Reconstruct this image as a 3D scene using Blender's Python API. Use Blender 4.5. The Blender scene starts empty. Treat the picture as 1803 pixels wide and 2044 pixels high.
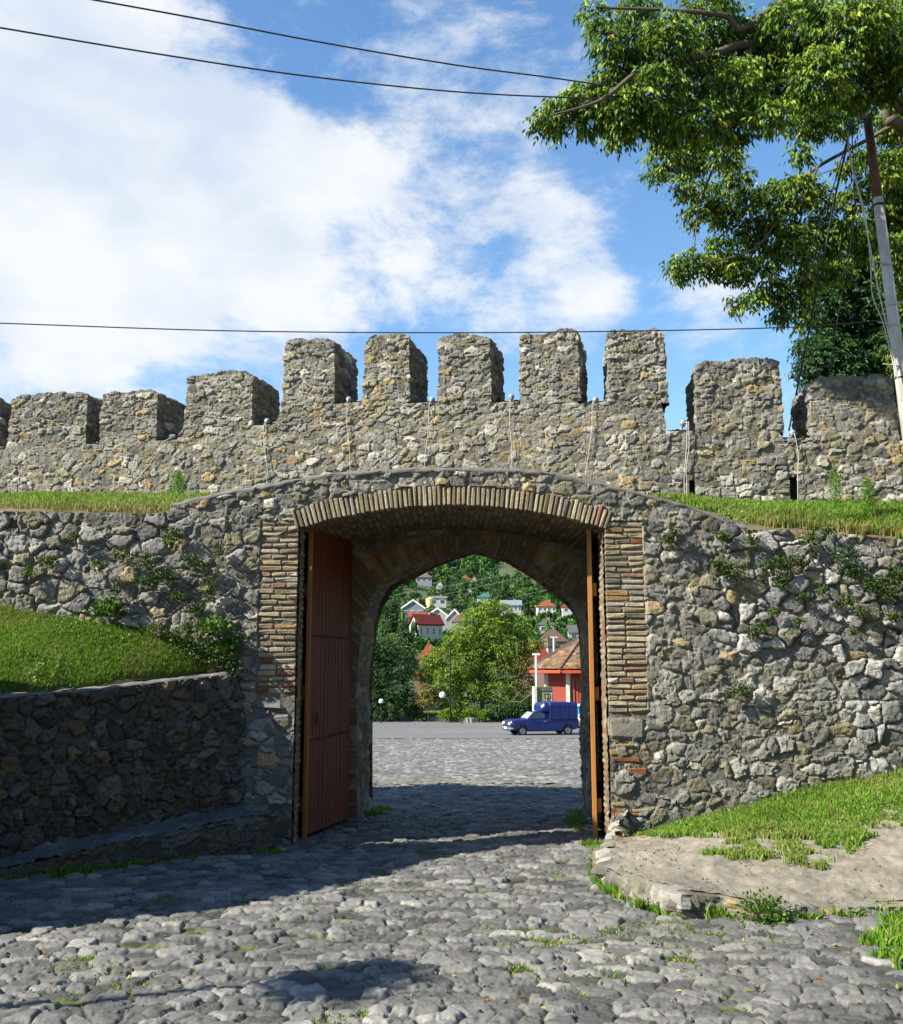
import bpy, math, random
import numpy as np
from mathutils import Vector, Matrix
R=math.radians
rnd=random.Random(7); RS=np.random.RandomState(11)
S=bpy.context.scene; COL=S.collection
# ------------------------------------------------------------ camera
F=1950.; CX=901.5; CY=1022.; PITCH=8.69; EYE=2.3
cp,sp=math.cos(R(PITCH)),math.sin(R(PITCH))
cam=bpy.data.cameras.new('camera'); co=bpy.data.objects.new('camera',cam); COL.objects.link(co)
cam.sensor_fit='HORIZONTAL'; cam.sensor_width=36; cam.lens=36*F/1803.; cam.clip_end=5000; cam.clip_start=.05
co.location=(0,0,EYE); co.rotation_euler=(R(90+PITCH),0,0); S.camera=co
S.render.resolution_x=903; S.render.resolution_y=1024
def at(x,y,Y):
    r=(x-CX)/F; u=(CY-y)/F; t=Y/(cp-u*sp)
    return Vector((r*t,Y,EYE+t*(sp+u*cp)))
# ------------------------------------------------------------ light
SUN_EL=37.; LX,LY=.928,.371          # horizontal travel direction of the light
w=bpy.data.worlds.new('World'); S.world=w; w.use_nodes=True
nt=w.node_tree; nt.nodes.clear()
def N(t,ty,**k):
    n=t.nodes.new(ty)
    for a,b in k.items(): setattr(n,a,b)
    return n
out=N(nt,'ShaderNodeOutputWorld'); sky=N(nt,'ShaderNodeTexSky',sky_type='NISHITA',sun_disc=False)
sky.sun_elevation=R(SUN_EL); sky.sun_rotation=math.atan2(-LX,-LY)
sky.air_density=1.3; sky.dust_density=.3; sky.ozone_density=3.0; sky.altitude=600
tc=N(nt,'ShaderNodeTexCoord'); vn=N(nt,'ShaderNodeVectorMath',operation='NORMALIZE')
nt.links.new(tc.outputs['Generated'],vn.inputs[0])
def math_(t,op,a,b=None,c=None,clamp=False):
    n=N(t,'ShaderNodeMath',operation=op); n.use_clamp=clamp
    for i,v in enumerate((a,b,c)):
        if v is None: continue
        if isinstance(v,(int,float)): n.inputs[i].default_value=v
        else: t.links.new(v,n.inputs[i])
    return n.outputs[0]
def blob(px,py,rin,rout,amt):
    d=(at(px,py,10)-Vector((0,0,EYE))).normalized()
    dp=N(nt,'ShaderNodeVectorMath',operation='DISTANCE'); nt.links.new(vn.outputs[0],dp.inputs[0]); dp.inputs[1].default_value=d
    m=N(nt,'ShaderNodeMapRange',interpolation_type='SMOOTHSTEP'); nt.links.new(dp.outputs['Value'],m.inputs[0])
    m.inputs[1].default_value=rin/F; m.inputs[2].default_value=rout/F; m.inputs[3].default_value=amt; m.inputs[4].default_value=0
    return m.outputs[0]
acc=None
for b in [(250,330,40,560,.50),(640,330,20,240,.20),(560,520,40,330,.26),(80,560,60,420,.34),(960,520,10,250,.24),(1130,440,5,150,.26),(1075,340,5,110,.2),
          (1190,610,5,120,.36),(1440,650,10,170,.34),(1330,330,5,120,.12),(1250,200,5,200,.10),(-700,300,300,1500,.3),(960,60,5,170,.12),
          (900,240,10,150,-.03),(1300,400,30,220,-.06),(560,40,20,220,-.10),(60,120,5,160,-.05),(380,700,20,190,-.08)]:
    o=blob(*b); acc=o if acc is None else math_(nt,'ADD',acc,o)
mp=N(nt,'ShaderNodeMapping'); mp.inputs['Scale'].default_value=(1,1,1.7); nt.links.new(vn.outputs[0],mp.inputs[0])
n1=N(nt,'ShaderNodeTexNoise'); n1.inputs['Scale'].default_value=5.4; n1.inputs['Detail'].default_value=10; n1.inputs['Roughness'].default_value=.66; n1.inputs['Distortion'].default_value=.15
nt.links.new(mp.outputs[0],n1.inputs['Vector'])
cv=math_(nt,'ADD',math_(nt,'MULTIPLY',n1.outputs['Fac'],2.1),acc)
mr=N(nt,'ShaderNodeMapRange',interpolation_type='SMOOTHSTEP'); nt.links.new(cv,mr.inputs[0])
mr.inputs[1].default_value=1.10; mr.inputs[2].default_value=1.58; mr.inputs[3].default_value=.04; mr.inputs[4].default_value=.93
n2=N(nt,'ShaderNodeTexNoise'); n2.inputs['Scale'].default_value=7; n2.inputs['Detail'].default_value=6; nt.links.new(mp.outputs[0],n2.inputs['Vector'])
cr=N(nt,'ShaderNodeValToRGB'); cr.color_ramp.elements[0].position=.35; cr.color_ramp.elements[0].color=(.70,.79,.92,1)
cr.color_ramp.elements[1].position=.62; cr.color_ramp.elements[1].color=(.97,.985,1,1); nt.links.new(n2.outputs['Fac'],cr.inputs[0])
b1=N(nt,'ShaderNodeBackground'); b1.inputs[1].default_value=.088
hs=N(nt,'ShaderNodeHueSaturation'); hs.inputs['Saturation'].default_value=1.2; nt.links.new(sky.outputs[0],hs.inputs['Color']); nt.links.new(hs.outputs[0],b1.inputs[0])
b2=N(nt,'ShaderNodeBackground'); b2.inputs[1].default_value=.40; nt.links.new(cr.outputs[0],b2.inputs[0])
mx=N(nt,'ShaderNodeMixShader'); nt.links.new(mr.outputs[0],mx.inputs[0]); nt.links.new(b1.outputs[0],mx.inputs[1]); nt.links.new(b2.outputs[0],mx.inputs[2])
nt.links.new(mx.outputs[0],out.inputs[0])
sl=bpy.data.lights.new('sun','SUN'); sl.energy=5.0; sl.angle=R(.5); sl.color=(1,.93,.80)
so=bpy.data.objects.new('sun',sl); COL.objects.link(so)
LD=Vector((LX*math.cos(R(SUN_EL)),LY*math.cos(R(SUN_EL)),-math.sin(R(SUN_EL)))).normalized()
so.rotation_euler=LD.to_track_quat('-Z','Y').to_euler()
S.view_settings.view_transform='Standard'; S.view_settings.look='None'; S.view_settings.exposure=1.35; S.view_settings.gamma=1
# ------------------------------------------------------------ materials
def mat(name,col=None,stretch=None,rough=.85,metal=0,var=.25,vscale=6.,bump=0.,bscale=40.,transl=0.,spec=.3,trans=0.,emit=None):
    m=bpy.data.materials.new(name); m.use_nodes=True; t=m.node_tree; p=t.nodes['Principled BSDF']
    p.inputs['Roughness'].default_value=rough; p.inputs['Metallic'].default_value=metal; p.inputs['Specular IOR Level'].default_value=spec
    if trans: p.inputs['Transmission Weight'].default_value=trans
    if col is None:
        a=N(t,'ShaderNodeAttribute',attribute_name='Col'); src=a.outputs['Color']
    else:
        a=N(t,'ShaderNodeRGB'); a.outputs[0].default_value=(*col,1); src=a.outputs[0]
    tcn=N(t,'ShaderNodeTexCoord'); co_=tcn.outputs['Object']
    if stretch: mpg=N(t,'ShaderNodeMapping'); mpg.inputs['Scale'].default_value=stretch; t.links.new(co_,mpg.inputs[0]); co_=mpg.outputs[0]
    if var>0:
        n=N(t,'ShaderNodeTexNoise'); n.inputs['Scale'].default_value=vscale; n.inputs['Detail'].default_value=8; n.inputs['Roughness'].default_value=.65
        t.links.new(co_,n.inputs['Vector'])
        f=math_(t,'ADD',math_(t,'MULTIPLY',n.outputs['Fac'],4*var),1-2*var)
        v=N(t,'ShaderNodeVectorMath',operation='SCALE'); t.links.new(src,v.inputs[0]); t.links.new(f,v.inputs['Scale']); src=v.outputs[0]
    t.links.new(src,p.inputs['Base Color'])
    if bump>0:
        n=N(t,'ShaderNodeTexNoise'); n.inputs['Scale'].default_value=bscale; n.inputs['Detail'].default_value=6; n.inputs['Roughness'].default_value=.7
        t.links.new(co_,n.inputs['Vector'])
        b=N(t,'ShaderNodeBump'); b.inputs['Strength'].default_value=bump; b.inputs['Distance'].default_value=.02
        t.links.new(n.outputs['Fac'],b.inputs['Height']); t.links.new(b.outputs[0],p.inputs['Normal'])
    if transl>0:
        o=t.nodes['Material Output']; tr=N(t,'ShaderNodeBsdfTranslucent'); t.links.new(src,tr.inputs[0]); ms=N(t,'ShaderNodeMixShader'); ms.inputs[0].default_value=transl
        t.links.new(p.outputs[0],ms.inputs[1]); t.links.new(tr.outputs[0],ms.inputs[2]); t.links.new(ms.outputs[0],o.inputs[0])
    if emit: p.inputs['Emission Color'].default_value=(*emit,1); p.inputs['Emission Strength'].default_value=.3
    return m
ALB=.60
M={}
M['stone']=mat('stone',rough=.92,var=.2,vscale=14,bump=.75,bscale=38)
M['brick']=mat('brick',rough=.95,var=.3,vscale=22,bump=.8,bscale=60)
M['cobble']=mat('cobble',rough=.8,var=.22,vscale=12,bump=.5,bscale=45,spec=.22)
M['soil']=mat('soil',rough=.95,var=.22,vscale=5,bump=.7,bscale=50)
M['concrete']=mat('concrete',(.135,.13,.115),rough=.95,var=.3,vscale=11,bump=.7,bscale=60)
M['leaf']=mat('leaf',rough=.55,var=.12,vscale=2,transl=.38,spec=.4)
M['leaf_far']=mat('leaf_far',rough=.7,var=.15,vscale=.6,transl=.2)
M['grass']=mat('grass',rough=.7,var=.1,vscale=3,transl=.4)
M['bark']=mat('bark',(.10,.08,.06),rough=.95,var=.3,vscale=12,bump=.8,bscale=25)
M['vc']=mat('painted',rough=.7,var=.08,vscale=3)
M['wire']=mat('wire',(.035,.035,.04),rough=.6,var=0)
M['cord']=mat('cord',(.42,.40,.37),rough=.6,var=.05)
# ------------------------------------------------------------ mesh helpers
def tag(o,label=None,cat=None,group=None,kind=None):
    if label: o['label']=label
    if cat: o['category']=cat
    if group: o['group']=group
    if kind: o['kind']=kind
    return o
def empty(name,loc=(0,0,0),rz=0,**k):
    o=bpy.data.objects.new(name,None); o.empty_display_size=.3; COL.objects.link(o); o.location=loc; o.rotation_euler=(0,0,rz); return tag(o,**k)
def mesh_np(name,V,Fs,m,parent=None,cols=None,smooth=False,world=True,**k):
    V=np.asarray(V,dtype=np.float32)
    if cols is not None and m in (M['stone'],M['brick'],M['cobble'],M['soil']): cols=np.asarray(cols)*ALB
    if isinstance(Fs,np.ndarray): Fs=[Fs]
    Fs=[np.asarray(f,dtype=np.int32) for f in Fs if len(f)]
    me=bpy.data.meshes.new(name); me.vertices.add(len(V)); me.vertices.foreach_set('co',V.ravel())
    li=np.concatenate([f.ravel() for f in Fs]); tot=np.concatenate([np.full(len(f),f.shape[1],dtype=np.int32) for f in Fs])
    st=np.concatenate([[0],np.cumsum(tot)[:-1]]).astype(np.int32)
    me.loops.add(len(li)); me.loops.foreach_set('vertex_index',li)
    me.polygons.add(len(tot)); me.polygons.foreach_set('loop_start',st)
    try: me.polygons.foreach_set('loop_total',tot)
    except Exception: pass
    me.polygons.foreach_set('use_smooth',np.full(len(tot),smooth))
    if cols is not None:
        c=np.ones((len(V),4),dtype=np.float32); c[:,:3]=np.clip(cols,0,1)
        a=me.color_attributes.new('Col','FLOAT_COLOR','POINT'); a.data.foreach_set('color',c.ravel())
    me.update(calc_edges=True); me.validate(); me.materials.append(m)
    o=bpy.data.objects.new(name,me); COL.objects.link(o)
    if parent:
        o.parent=parent
        if world: o.matrix_parent_inverse=(Matrix.Translation(parent.location)@parent.rotation_euler.to_matrix().to_4x4()).inverted()
    return tag(o,**k)
class MB:
    def __init__(s): s.v=[]; s.q={3:[],4:[]}; s.c=[]; s.n=0; s.ng=[]
    def add(s,V,Fl,c=(.5,.5,.5)):
        b=s.n; s.v+= [tuple(p) for p in V]; s.c+=[tuple(c)]*len(V); s.n+=len(V)
        for f in Fl:
            f=[b+i for i in f]
            if len(f) in (3,4): s.q[len(f)].append(f)
            else:
                for i in range(1,len(f)-1): s.q[3].append([f[0],f[i],f[i+1]])
    def box(s,c,sz,col=(.5,.5,.5),rz=0,ax=None,ch=0.,jit=0.):
        hx,hy,hz=[a/2 for a in sz]; c=Vector(c)
        if ax is None:
            m=Matrix.Rotation(rz,3,'Z'); ax=(m@Vector((1,0,0)),m@Vector((0,1,0)),Vector((0,0,1)))
        J=lambda:rnd.uniform(-jit,jit)
        if ch<=0:
            V=[c+ax[0]*(x*hx+J())+ax[1]*(y*hy+J())+ax[2]*(z*hz+J()) for x in(-1,1) for y in(-1,1) for z in(-1,1)]
            s.add(V,[(0,1,3,2),(4,6,7,5),(0,4,5,1),(2,3,7,6),(0,2,6,4),(1,5,7,3)],col); return
        V=[];idx={}
        for x in(-1,1):
            for y in(-1,1):
                for z in(-1,1):
                    j=(J(),J(),J())
                    for a in range(3):
                        d=[hx,hy,hz]
                        for k in range(3):
                            if k!=a: d[k]-=ch*rnd.uniform(.6,1.4)
                        idx[(x,y,z,a)]=len(V)
                        V.append(c+ax[0]*(x*d[0]+j[0])+ax[1]*(y*d[1]+j[1])+ax[2]*(z*d[2]+j[2]))
        Fl=[]
        for a in range(3):
            b,e=[k for k in range(3) if k!=a]
            for sgn in(-1,1):
                q=[]
                for p1,p2 in((-1,-1),(1,-1),(1,1),(-1,1)):
                    t=[0,0,0]; t[a]=sgn; t[b]=p1; t[e]=p2; q.append(idx[(*t,a)])
                Fl.append(q)
            # edges running along axis a
            for p1 in(-1,1):
                for p2 in(-1,1):
                    t0=[0,0,0]; t0[a]=-1; t0[b]=p1; t0[e]=p2; t1=list(t0); t1[a]=1
                    Fl.append([idx[(*t0,b)],idx[(*t1,b)],idx[(*t1,e)],idx[(*t0,e)]])
        for x in(-1,1):
            for y in(-1,1):
                for z in(-1,1): Fl.append([idx[(x,y,z,0)],idx[(x,y,z,1)],idx[(x,y,z,2)]])
        s.add(V,Fl,col)
    def tube(s,P,r,n=8,col=(.5,.5,.5),cap=True):
        P=[Vector(p) for p in P]; rr=r if isinstance(r,(list,tuple)) else [r]*len(P); V=[]
        up=None
        for i,p in enumerate(P):
            d=(P[min(i+1,len(P)-1)]-P[max(i-1,0)]).normalized()
            if up is None: up=Vector((0,0,1)) if abs(d.z)<.9 else Vector((1,0,0))
            a=d.cross(up).normalized(); b=a.cross(d).normalized(); up=b
            for k in range(n):
                t=2*math.pi*k/n; V.append(p+(a*math.cos(t)+b*math.sin(t))*rr[i])
        Fl=[(i*n+k,i*n+(k+1)%n,(i+1)*n+(k+1)%n,(i+1)*n+k) for i in range(len(P)-1) for k in range(n)]
        if cap: Fl+=[tuple(range(n))[::-1],tuple(range((len(P)-1)*n,len(P)*n))]
        s.add(V,Fl,col)
    def prism(s,poly,y0,y1,col,f=None):
        # poly in local x,z extruded along y
        n=len(poly); V=[Vector((x,y0,z)) for x,z in poly]+[Vector((x,y1,z)) for x,z in poly]
        if f: V=[f(v) for v in V]
        s.add(V,[tuple(range(n)),tuple(range(2*n-1,n-1,-1))]+[(i,i+n,(i+1)%n+n,(i+1)%n) for i in range(n)],col)
    def sphere(s,c,r,n=14,m=9,col=(.5,.5,.5),sz=(1,1,1)):
        c=Vector(c); V=[c+Vector((0,0,r*sz[2]))]
        for i in range(1,m):
            a=math.pi*i/m
            for k in range(n):
                b=2*math.pi*k/n; V.append(c+Vector((r*sz[0]*math.sin(a)*math.cos(b),r*sz[1]*math.sin(a)*math.sin(b),r*sz[2]*math.cos(a))))
        V.append(c-Vector((0,0,r*sz[2]))); Fl=[(0,1+k,1+(k+1)%n) for k in range(n)]
        for i in range(m-2): Fl+=[(1+i*n+k,1+(i+1)*n+k,1+(i+1)*n+(k+1)%n,1+i*n+(k+1)%n) for k in range(n)]
        b=1+(m-2)*n; Fl+=[(len(V)-1,b+(k+1)%n,b+k) for k in range(n)]; s.add(V,Fl,col)
    def build(s,name,m,parent=None,smooth=False,world=True,**k):
        Fs=[]
        for kk in(3,4):
            if s.q[kk]: Fs.append(np.array(s.q[kk]))
        return mesh_np(name,np.array(s.v),Fs,m,parent,np.array(s.c),smooth,world,**k)
# ------------------------------------------------------------ noise
def _h(ix,iy,iz,seed):
    h=(ix.astype(np.int64)*374761393+iy.astype(np.int64)*668265263+iz.astype(np.int64)*2147483647+seed*144665)&0xffffffff
    h=((h^(h>>13))*1274126177)&0xffffffff; h=((h^(h>>16))*2246822519)&0xffffffff; h=h^(h>>13)
    return (h&0xffffff)/float(0x1000000)
def vnoise(P,s,seed=0):
    Q=P*s; I=np.floor(Q); f=Q-I; f=f*f*(3-2*f); I=I.astype(np.int64); o=0
    for a in(0,1):
        for b in(0,1):
            for c in(0,1):
                wt=(f[:,0] if a else 1-f[:,0])*(f[:,1] if b else 1-f[:,1])*(f[:,2] if c else 1-f[:,2])
                o=o+wt*_h(I[:,0]+a,I[:,1]+b,I[:,2]+c,seed)
    return o
def fbm(P,s,o=3,seed=0):
    r=0;a=1;t=0
    for i in range(o): r=r+a*vnoise(P,s*2**i,seed+i*17); t+=a; a*=.5
    return r/t
def voro(P,cell,seed,jit=.85,flat=None):
    Q=P/np.array(cell)
    if flat is not None: Q=Q.copy(); Q[:,flat]=.5
    I=np.floor(Q).astype(np.int64); n=len(P)
    F1=np.full(n,9.); F2=np.full(n,9.); ID=np.zeros((n,3),dtype=np.int64); DV=np.zeros((n,3))
    rg=[(-1,0,1)]*3
    if flat is not None: rg[flat]=(0,)
    for a in rg[0]:
        for b in rg[1]:
            for c in rg[2]:
                J=I+np.array((a,b,c)); p=np.stack([_h(J[:,0],J[:,1],J[:,2],seed+k) for k in(1,2,3)],1)
                if flat is not None: p[:,flat]=.5
                D=Q-(J+.5+(p-.5)*jit); d=np.sqrt((D**2).sum(1))
                nb=d<F1; F2=np.where(nb,F1,np.minimum(F2,d)); F1=np.where(nb,d,F1)
                ID[nb]=J[nb]; DV[nb]=D[nb]
    rr=np.stack([_h(ID[:,0],ID[:,1],ID[:,2],seed+k) for k in(11,12,13,14)],1)
    return F1,F2,rr,DV
def sstep(a,b,x): t=np.clip((x-a)/(b-a),0,1); return t*t*(3-2*t)
def pal(r,P_,W):
    P_=np.array(P_); c=np.cumsum(W)/sum(W); return P_[np.searchsorted(c,np.clip(r,0,.9999))]
PG=[(.21,.205,.18),(.28,.27,.235),(.165,.165,.15),(.26,.235,.155),(.36,.34,.29),(.36,.28,.15),(.48,.45,.38),(.20,.19,.13)]
def stones(P,cell=(.24,.2,.16),seed=1,amp=.05,mort=.0,W=(3,3,2,2,2,.8,.5,2),mcol=(.19,.18,.145),warp=.05,palette=PG,edge=.26,skip=.12,small=True,rough=.012,flat=None,tilt=.05,mdark=None,facet=.012,samp=.48):
    wv=np.stack([fbm(P,5.,2,seed+50+k*7)-.5 for k in range(3)],1)+.5*np.stack([fbm(P,14.,2,seed+80+k*7)-.5 for k in range(3)],1)
    Pw=P+wv*warp*2
    fn_=fbm(P,22,2,seed+3)
    def layer(cell,seed,amp,skip):
        f1,f2,rr,dv=voro(Pw,cell,seed,flat=flat); e=np.clip((f2-f1+.05*(fn_-.5))/(edge*(.7+.8*rr[:,3])),0,1)
        dome=1-(1-e)**3
        h=(amp*(.35+.9*rr[:,0]))*dome+amp*tilt*20*(dv[:,0]*(rr[:,1]-.5)+dv[:,2]*(rr[:,2]-.5)+dv[:,1]*(rr[:,3]-.5))*.5*e
        h=np.where(rr[:,1]*.999<skip,-.1,h)
        return h,rr,e
    h,rr,e=layer(cell,seed,amp,skip)
    col=pal(rr[:,2],palette,W)*(.65+.7*rr[:,0:1])
    if small:
        h2,r2,e2=layer(tuple(c*.45 for c in cell),seed+200,amp*samp,.35)
        c2=pal(r2[:,2],palette,W)*(.85+.4*r2[:,0:1]); m=(h2>h)
        h=np.where(m,h2,h); col=np.where(m[:,None],c2,col)
    rn=fbm(P,9,3,seed+5)-.5; r2n=fbm(P,28,2,seed+6)-.5
    if facet>0:
        g1,g2,rf,df=voro(P+wv*.1,(.085,.085,.06),seed+300,flat=flat); h=h+facet*2.2*((rf[:,:3]-.5)*2*df).sum(1)
    h=h+rn*rough*1.6+r2n*rough*1.6
    mo=mort+rn*.02+(fbm(P,26,2,seed+9)-.5)*.014
    k=sstep(-.001,.004,h-mo)
    hh=np.maximum(h,mo); mc=np.array(mcol)*(.75+.5*fbm(P,4,3,seed+21))[:,None]
    if mdark is not None: mc=mc*(1-.62*mdark[:,None])  # shade of the deep gaps put into the mortar colour
    col=mc*(1-k[:,None])+col*k[:,None]
    col=col*(.72+.56*fbm(P,2.2,3,seed+33))[:,None]
    return hh,col
def brickpat(s,t,P,bl=.26,bh=.075,seed=3,amp=.014,red=.12):
    t=t+(fbm(P,2,2,seed)-.5)*.02; s=s+(fbm(P,3,2,seed+1)-.5)*.02
    r=np.floor(t/bh); so=s+_h(r,r*0,r*0,seed)*bl; c=np.floor(so/bl); fs=so/bl-c; ft=t/bh-r
    e=np.minimum(np.minimum(fs,1-fs)*bl,np.minimum(ft,1-ft)*bh*1.0)
    k=sstep(.006,.013,e); a=_h(r,c,r*0,seed+5); b=_h(r,c,r*0,seed+6)
    h=k*amp*(.4+a)+(fbm(P,30,2,seed)-.5)*.006
    col=pal(b,[(.36,.29,.16),(.30,.24,.13),(.22,.18,.11),(.40,.35,.24),(.33,.13,.06)],[3,3,2,2,red*10])*(.8+.4*a)[:,None]
    col=col*k[:,None]+np.array((.17,.155,.125))*(1-k[:,None]); return h,col
def grid_faces(ni,nj,off=0,mask=None,flip=False):
    i,j=np.meshgrid(np.arange(ni-1),np.arange(nj-1),indexing='ij'); a=(i*nj+j)
    f=np.stack([a,a+nj,a+nj+1,a+1],-1)
    if flip: f=f[...,::-1]
    if mask is not None: f=f[mask]
    return f.reshape(-1,4)+off
def surf(name,P,Nn,fn,m,parent=None,mask=None,flip=False,smooth=None,**k):
    ni,nj=P.shape[:2]; p=P.reshape(-1,3); n=np.broadcast_to(Nn,P.shape).reshape(-1,3)
    h,c=fn(p); v=p+n*h[:,None]
    return mesh_np(name,v,grid_faces(ni,nj,0,mask,flip),m,parent,c,(m is not M['stone']) if smooth is None else smooth,**k)
def gl(a,b,st): return np.linspace(a,b,max(2,int(abs(b-a)/st)+1))
# ------------------------------------------------------------ ground shape
_gy=[-30,14,20,57,67,75,100,140,200,320,500,600,700,900,1500]; _gz=[.65+.0425*30,.055,-.25,-1.9,-1.98,-2.0,-.5,3.5,7.5,22,53,71,84,86,70]
def G(y): return np.interp(y,_gy,_gz)
def groundhit(px,py):
    lo,hi=1.,74.
    for _ in range(50):
        m=(lo+hi)/2
        if at(px,py,m).z>G(m): lo=m
        else: hi=m
    return at(px,py,lo)
def hillY(py):
    for Y in np.arange(80,690,1.):
        if at(901,py,Y).z<=G(Y): return float(Y)
    return 690.
EXEC_PARTS=True
# ============================================================ STREET
def cobfn(P):
    Pp=P.copy(); Pp[:,2]=0
    mort=-.012+.035*sstep(.52,.75,fbm(Pp,.9,3,5))
    f=fbm(Pp,.35,2,77)
    h,c=stones(Pp,cell=(.18,.14,1),seed=42,amp=.033,mort=-.001,W=(3,4,1,1.5),palette=[(.165,.165,.158),(.215,.212,.20),(.30,.29,.265),(.12,.12,.115)],
        mcol=(.06,.057,.04),warp=.05,edge=.30,skip=.04,small=False,rough=.006,flat=2,tilt=.05,facet=.004)
    g=(fbm(Pp,5,3,91)>.52)&(h<.006); g2=sstep(1,5,P[:,0])*.5+.5
    c=np.where(g[:,None],np.array((.12,.15,.05))*(.6+.8*fbm(Pp,20,2,8))[:,None],c)
    dirt=sstep(.5,.7,fbm(Pp,.7,3,15))*sstep(.5,4,P[:,0])
    c=c*(1-.5*dirt[:,None])+np.array((.24,.22,.16))*.5*dirt[:,None]
    h=h*(1-.35*dirt)
    return h*1.0+(fbm(Pp,.8,3,3)-.5)*.07*sstep(0,4,P[:,1]*0+4),c
ys=[3.6]
while ys[-1]<21.62: ys.append(ys[-1]*1.0029)
ys=np.array(ys); xs=np.linspace(-1,1,960)
X,Y=np.meshgrid(xs,ys,indexing='ij'); X=X*(.50*Y+1.2); P=np.stack([X,Y,G(Y)],-1)
surf('cobbled_street',P,np.array((0,0,1.)),cobfn,M['cobble'],kind='structure')
# far cobbles : coarser mesh of the same stones
ys=[21.5]
while ys[-1]<50.5: ys.append(ys[-1]+.0028*ys[-1])
ys=np.array(ys); xs=np.linspace(-7,10,330)
X,Y=np.meshgrid(xs,ys,indexing='ij'); P=np.stack([X,Y,G(Y)],-1)
def cobfar(P):
    Pp=P.copy(); Pp[:,2]=0; h,c=stones(Pp,cell=(.20,.17,1),seed=42,amp=.045,mort=.006,W=(3,4,1.5),palette=[(.165,.165,.16),(.22,.22,.21),(.34,.33,.31)],mcol=(.09,.09,.07),warp=.05,edge=.42,skip=.04,small=False,rough=.004,flat=2,facet=0)
    d=sstep(24,21.5,P[:,1])*sstep(.4,.6,fbm(Pp,.8,2,4)); c=c*(1-.6*d[:,None])+np.array((.26,.24,.16))*.6*d[:,None]
    return h,c
surf('cobbled_forecourt',P,np.array((0,0,1.)),cobfar,M['cobble'],kind='structure')
# base ground sheet (everything else), hills
def sheet(name,xs,ys,zf,m,colf,kind='structure',**k):
    X,Y=np.meshgrid(xs,ys,indexing='ij'); Z=zf(X,Y); P=np.stack([X,Y,Z],-1).reshape(-1,3)
    return mesh_np(name,P,grid_faces(len(xs),len(ys)),m,None,colf(P),True,kind=kind,**k)
def soilc(P): return np.array((.22,.19,.13))*(.7+.6*fbm(P,.5,3,4))[:,None]
sheet('ground',np.linspace(-60,60,60),np.concatenate([np.linspace(-30,76,100)]),lambda X,Y:G(Y)-.13-.3*((Y>3.4)&(Y<51)&(np.abs(X)<6.0)),M['soil'],soilc)
def hillz(X,Y):
    P=np.stack([X.ravel(),Y.ravel(),0*X.ravel()],1); n=(fbm(P,.012,3,9)-.5).reshape(X.shape)
    k=np.clip((Y-110)/300,0,1); side=np.abs(X-15-.03*Y)
    return G(Y)+n*26*k-.00022*k*np.maximum(side-60,0)**2*.6-.05-(Y<77)*.2
def hillc(P):
    n=fbm(P,.02,3,31)[:,None]; g=np.array((.04,.065,.02)); y=np.array((.10,.125,.045)); return g*(1-n)+y*n
sheet('hill',np.linspace(-500,560,150),np.concatenate([np.linspace(75.5,300,60),np.linspace(306,1500,120)]),hillz,M['leaf_far'],hillc)
def hz(x,y): return float(hillz(np.array([x]),np.array([y]))[0])
# asphalt road across beyond the cobbles
def roadc(P): 
    n=fbm(P*np.array((.15,1,1)),.9,4,6)[:,None]; return np.array((.125,.125,.128))*(.75+.5*n)
def edgeY(x): return 50.4-.045*(x)   # near edge
xs=np.linspace(-40,40,160); 
X,T=np.meshgrid(xs,np.linspace(0,1,40),indexing='ij'); Yr=(50.6-.03*X-.35*np.sin(X*.6)*.4)*(1-T)+T*(71.0+.02*X)
P=np.stack([X,Yr,G(Yr)+.02+.045*(T<.02)*0+.03],-1).reshape(-1,3)
M['asphalt']=mat('asphalt',rough=.9,var=.12,vscale=3,bump=.4,bscale=30)
mesh_np('road',P,grid_faces(160,40),M['asphalt'],None,roadc(P),True,kind='structure')
# ============================================================ GATE WALL
gate=empty('gate_wall',(0,12,0),label='thick rubble gate wall with wide brick arch and curved coping, grass on its top',cat='gate wall')
HW=1.88; ZS=3.93; RISE=.29; RA=(HW**2+RISE**2)/(2*RISE); ZC=ZS+RISE-RA
def arcz(x,r=RA): return ZC+np.sqrt(np.maximum(r*r-x*x,0))
coping_px=[(345,1004),(450,980),(520,969),(600,953),(700,940),(800,935),(900,933),(1000,934),(1080,938),(1200,962),(1290,986),(1380,1010),(1450,1036),(1492,1049)]
cpw=[at(a,b+9,12) for a,b in coping_px]; cx_=[p.x for p in cpw]; cz_=[p.z for p in cpw]
def topz(x):
    x=np.asarray(x,dtype=float); b=np.interp(x,[-9,-5.6,-3.6,cx_[0]],[4.25,4.14,4.10,cz_[0]-.02]); e=np.interp(x,[cx_[-1],4.4,5.6,9],[cz_[-1],3.9,3.78,3.6])
    return np.where(x<cx_[0],b,np.where(x>cx_[-1],e,np.interp(x,cx_,cz_)))
def base_z(x): # where wall meets lawn / bank / street
    return np.interp(x,[-9,-5.6,-4.4,-3.4,-2.8,-2.56,-2.4,-2.3,2.0,2.3,3.6,5.6,9],[3.0,2.9,2.79,2.65,2.42,2.2,2.15,-.3,-.3,.22,.52,1.0,1.25])
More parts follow.
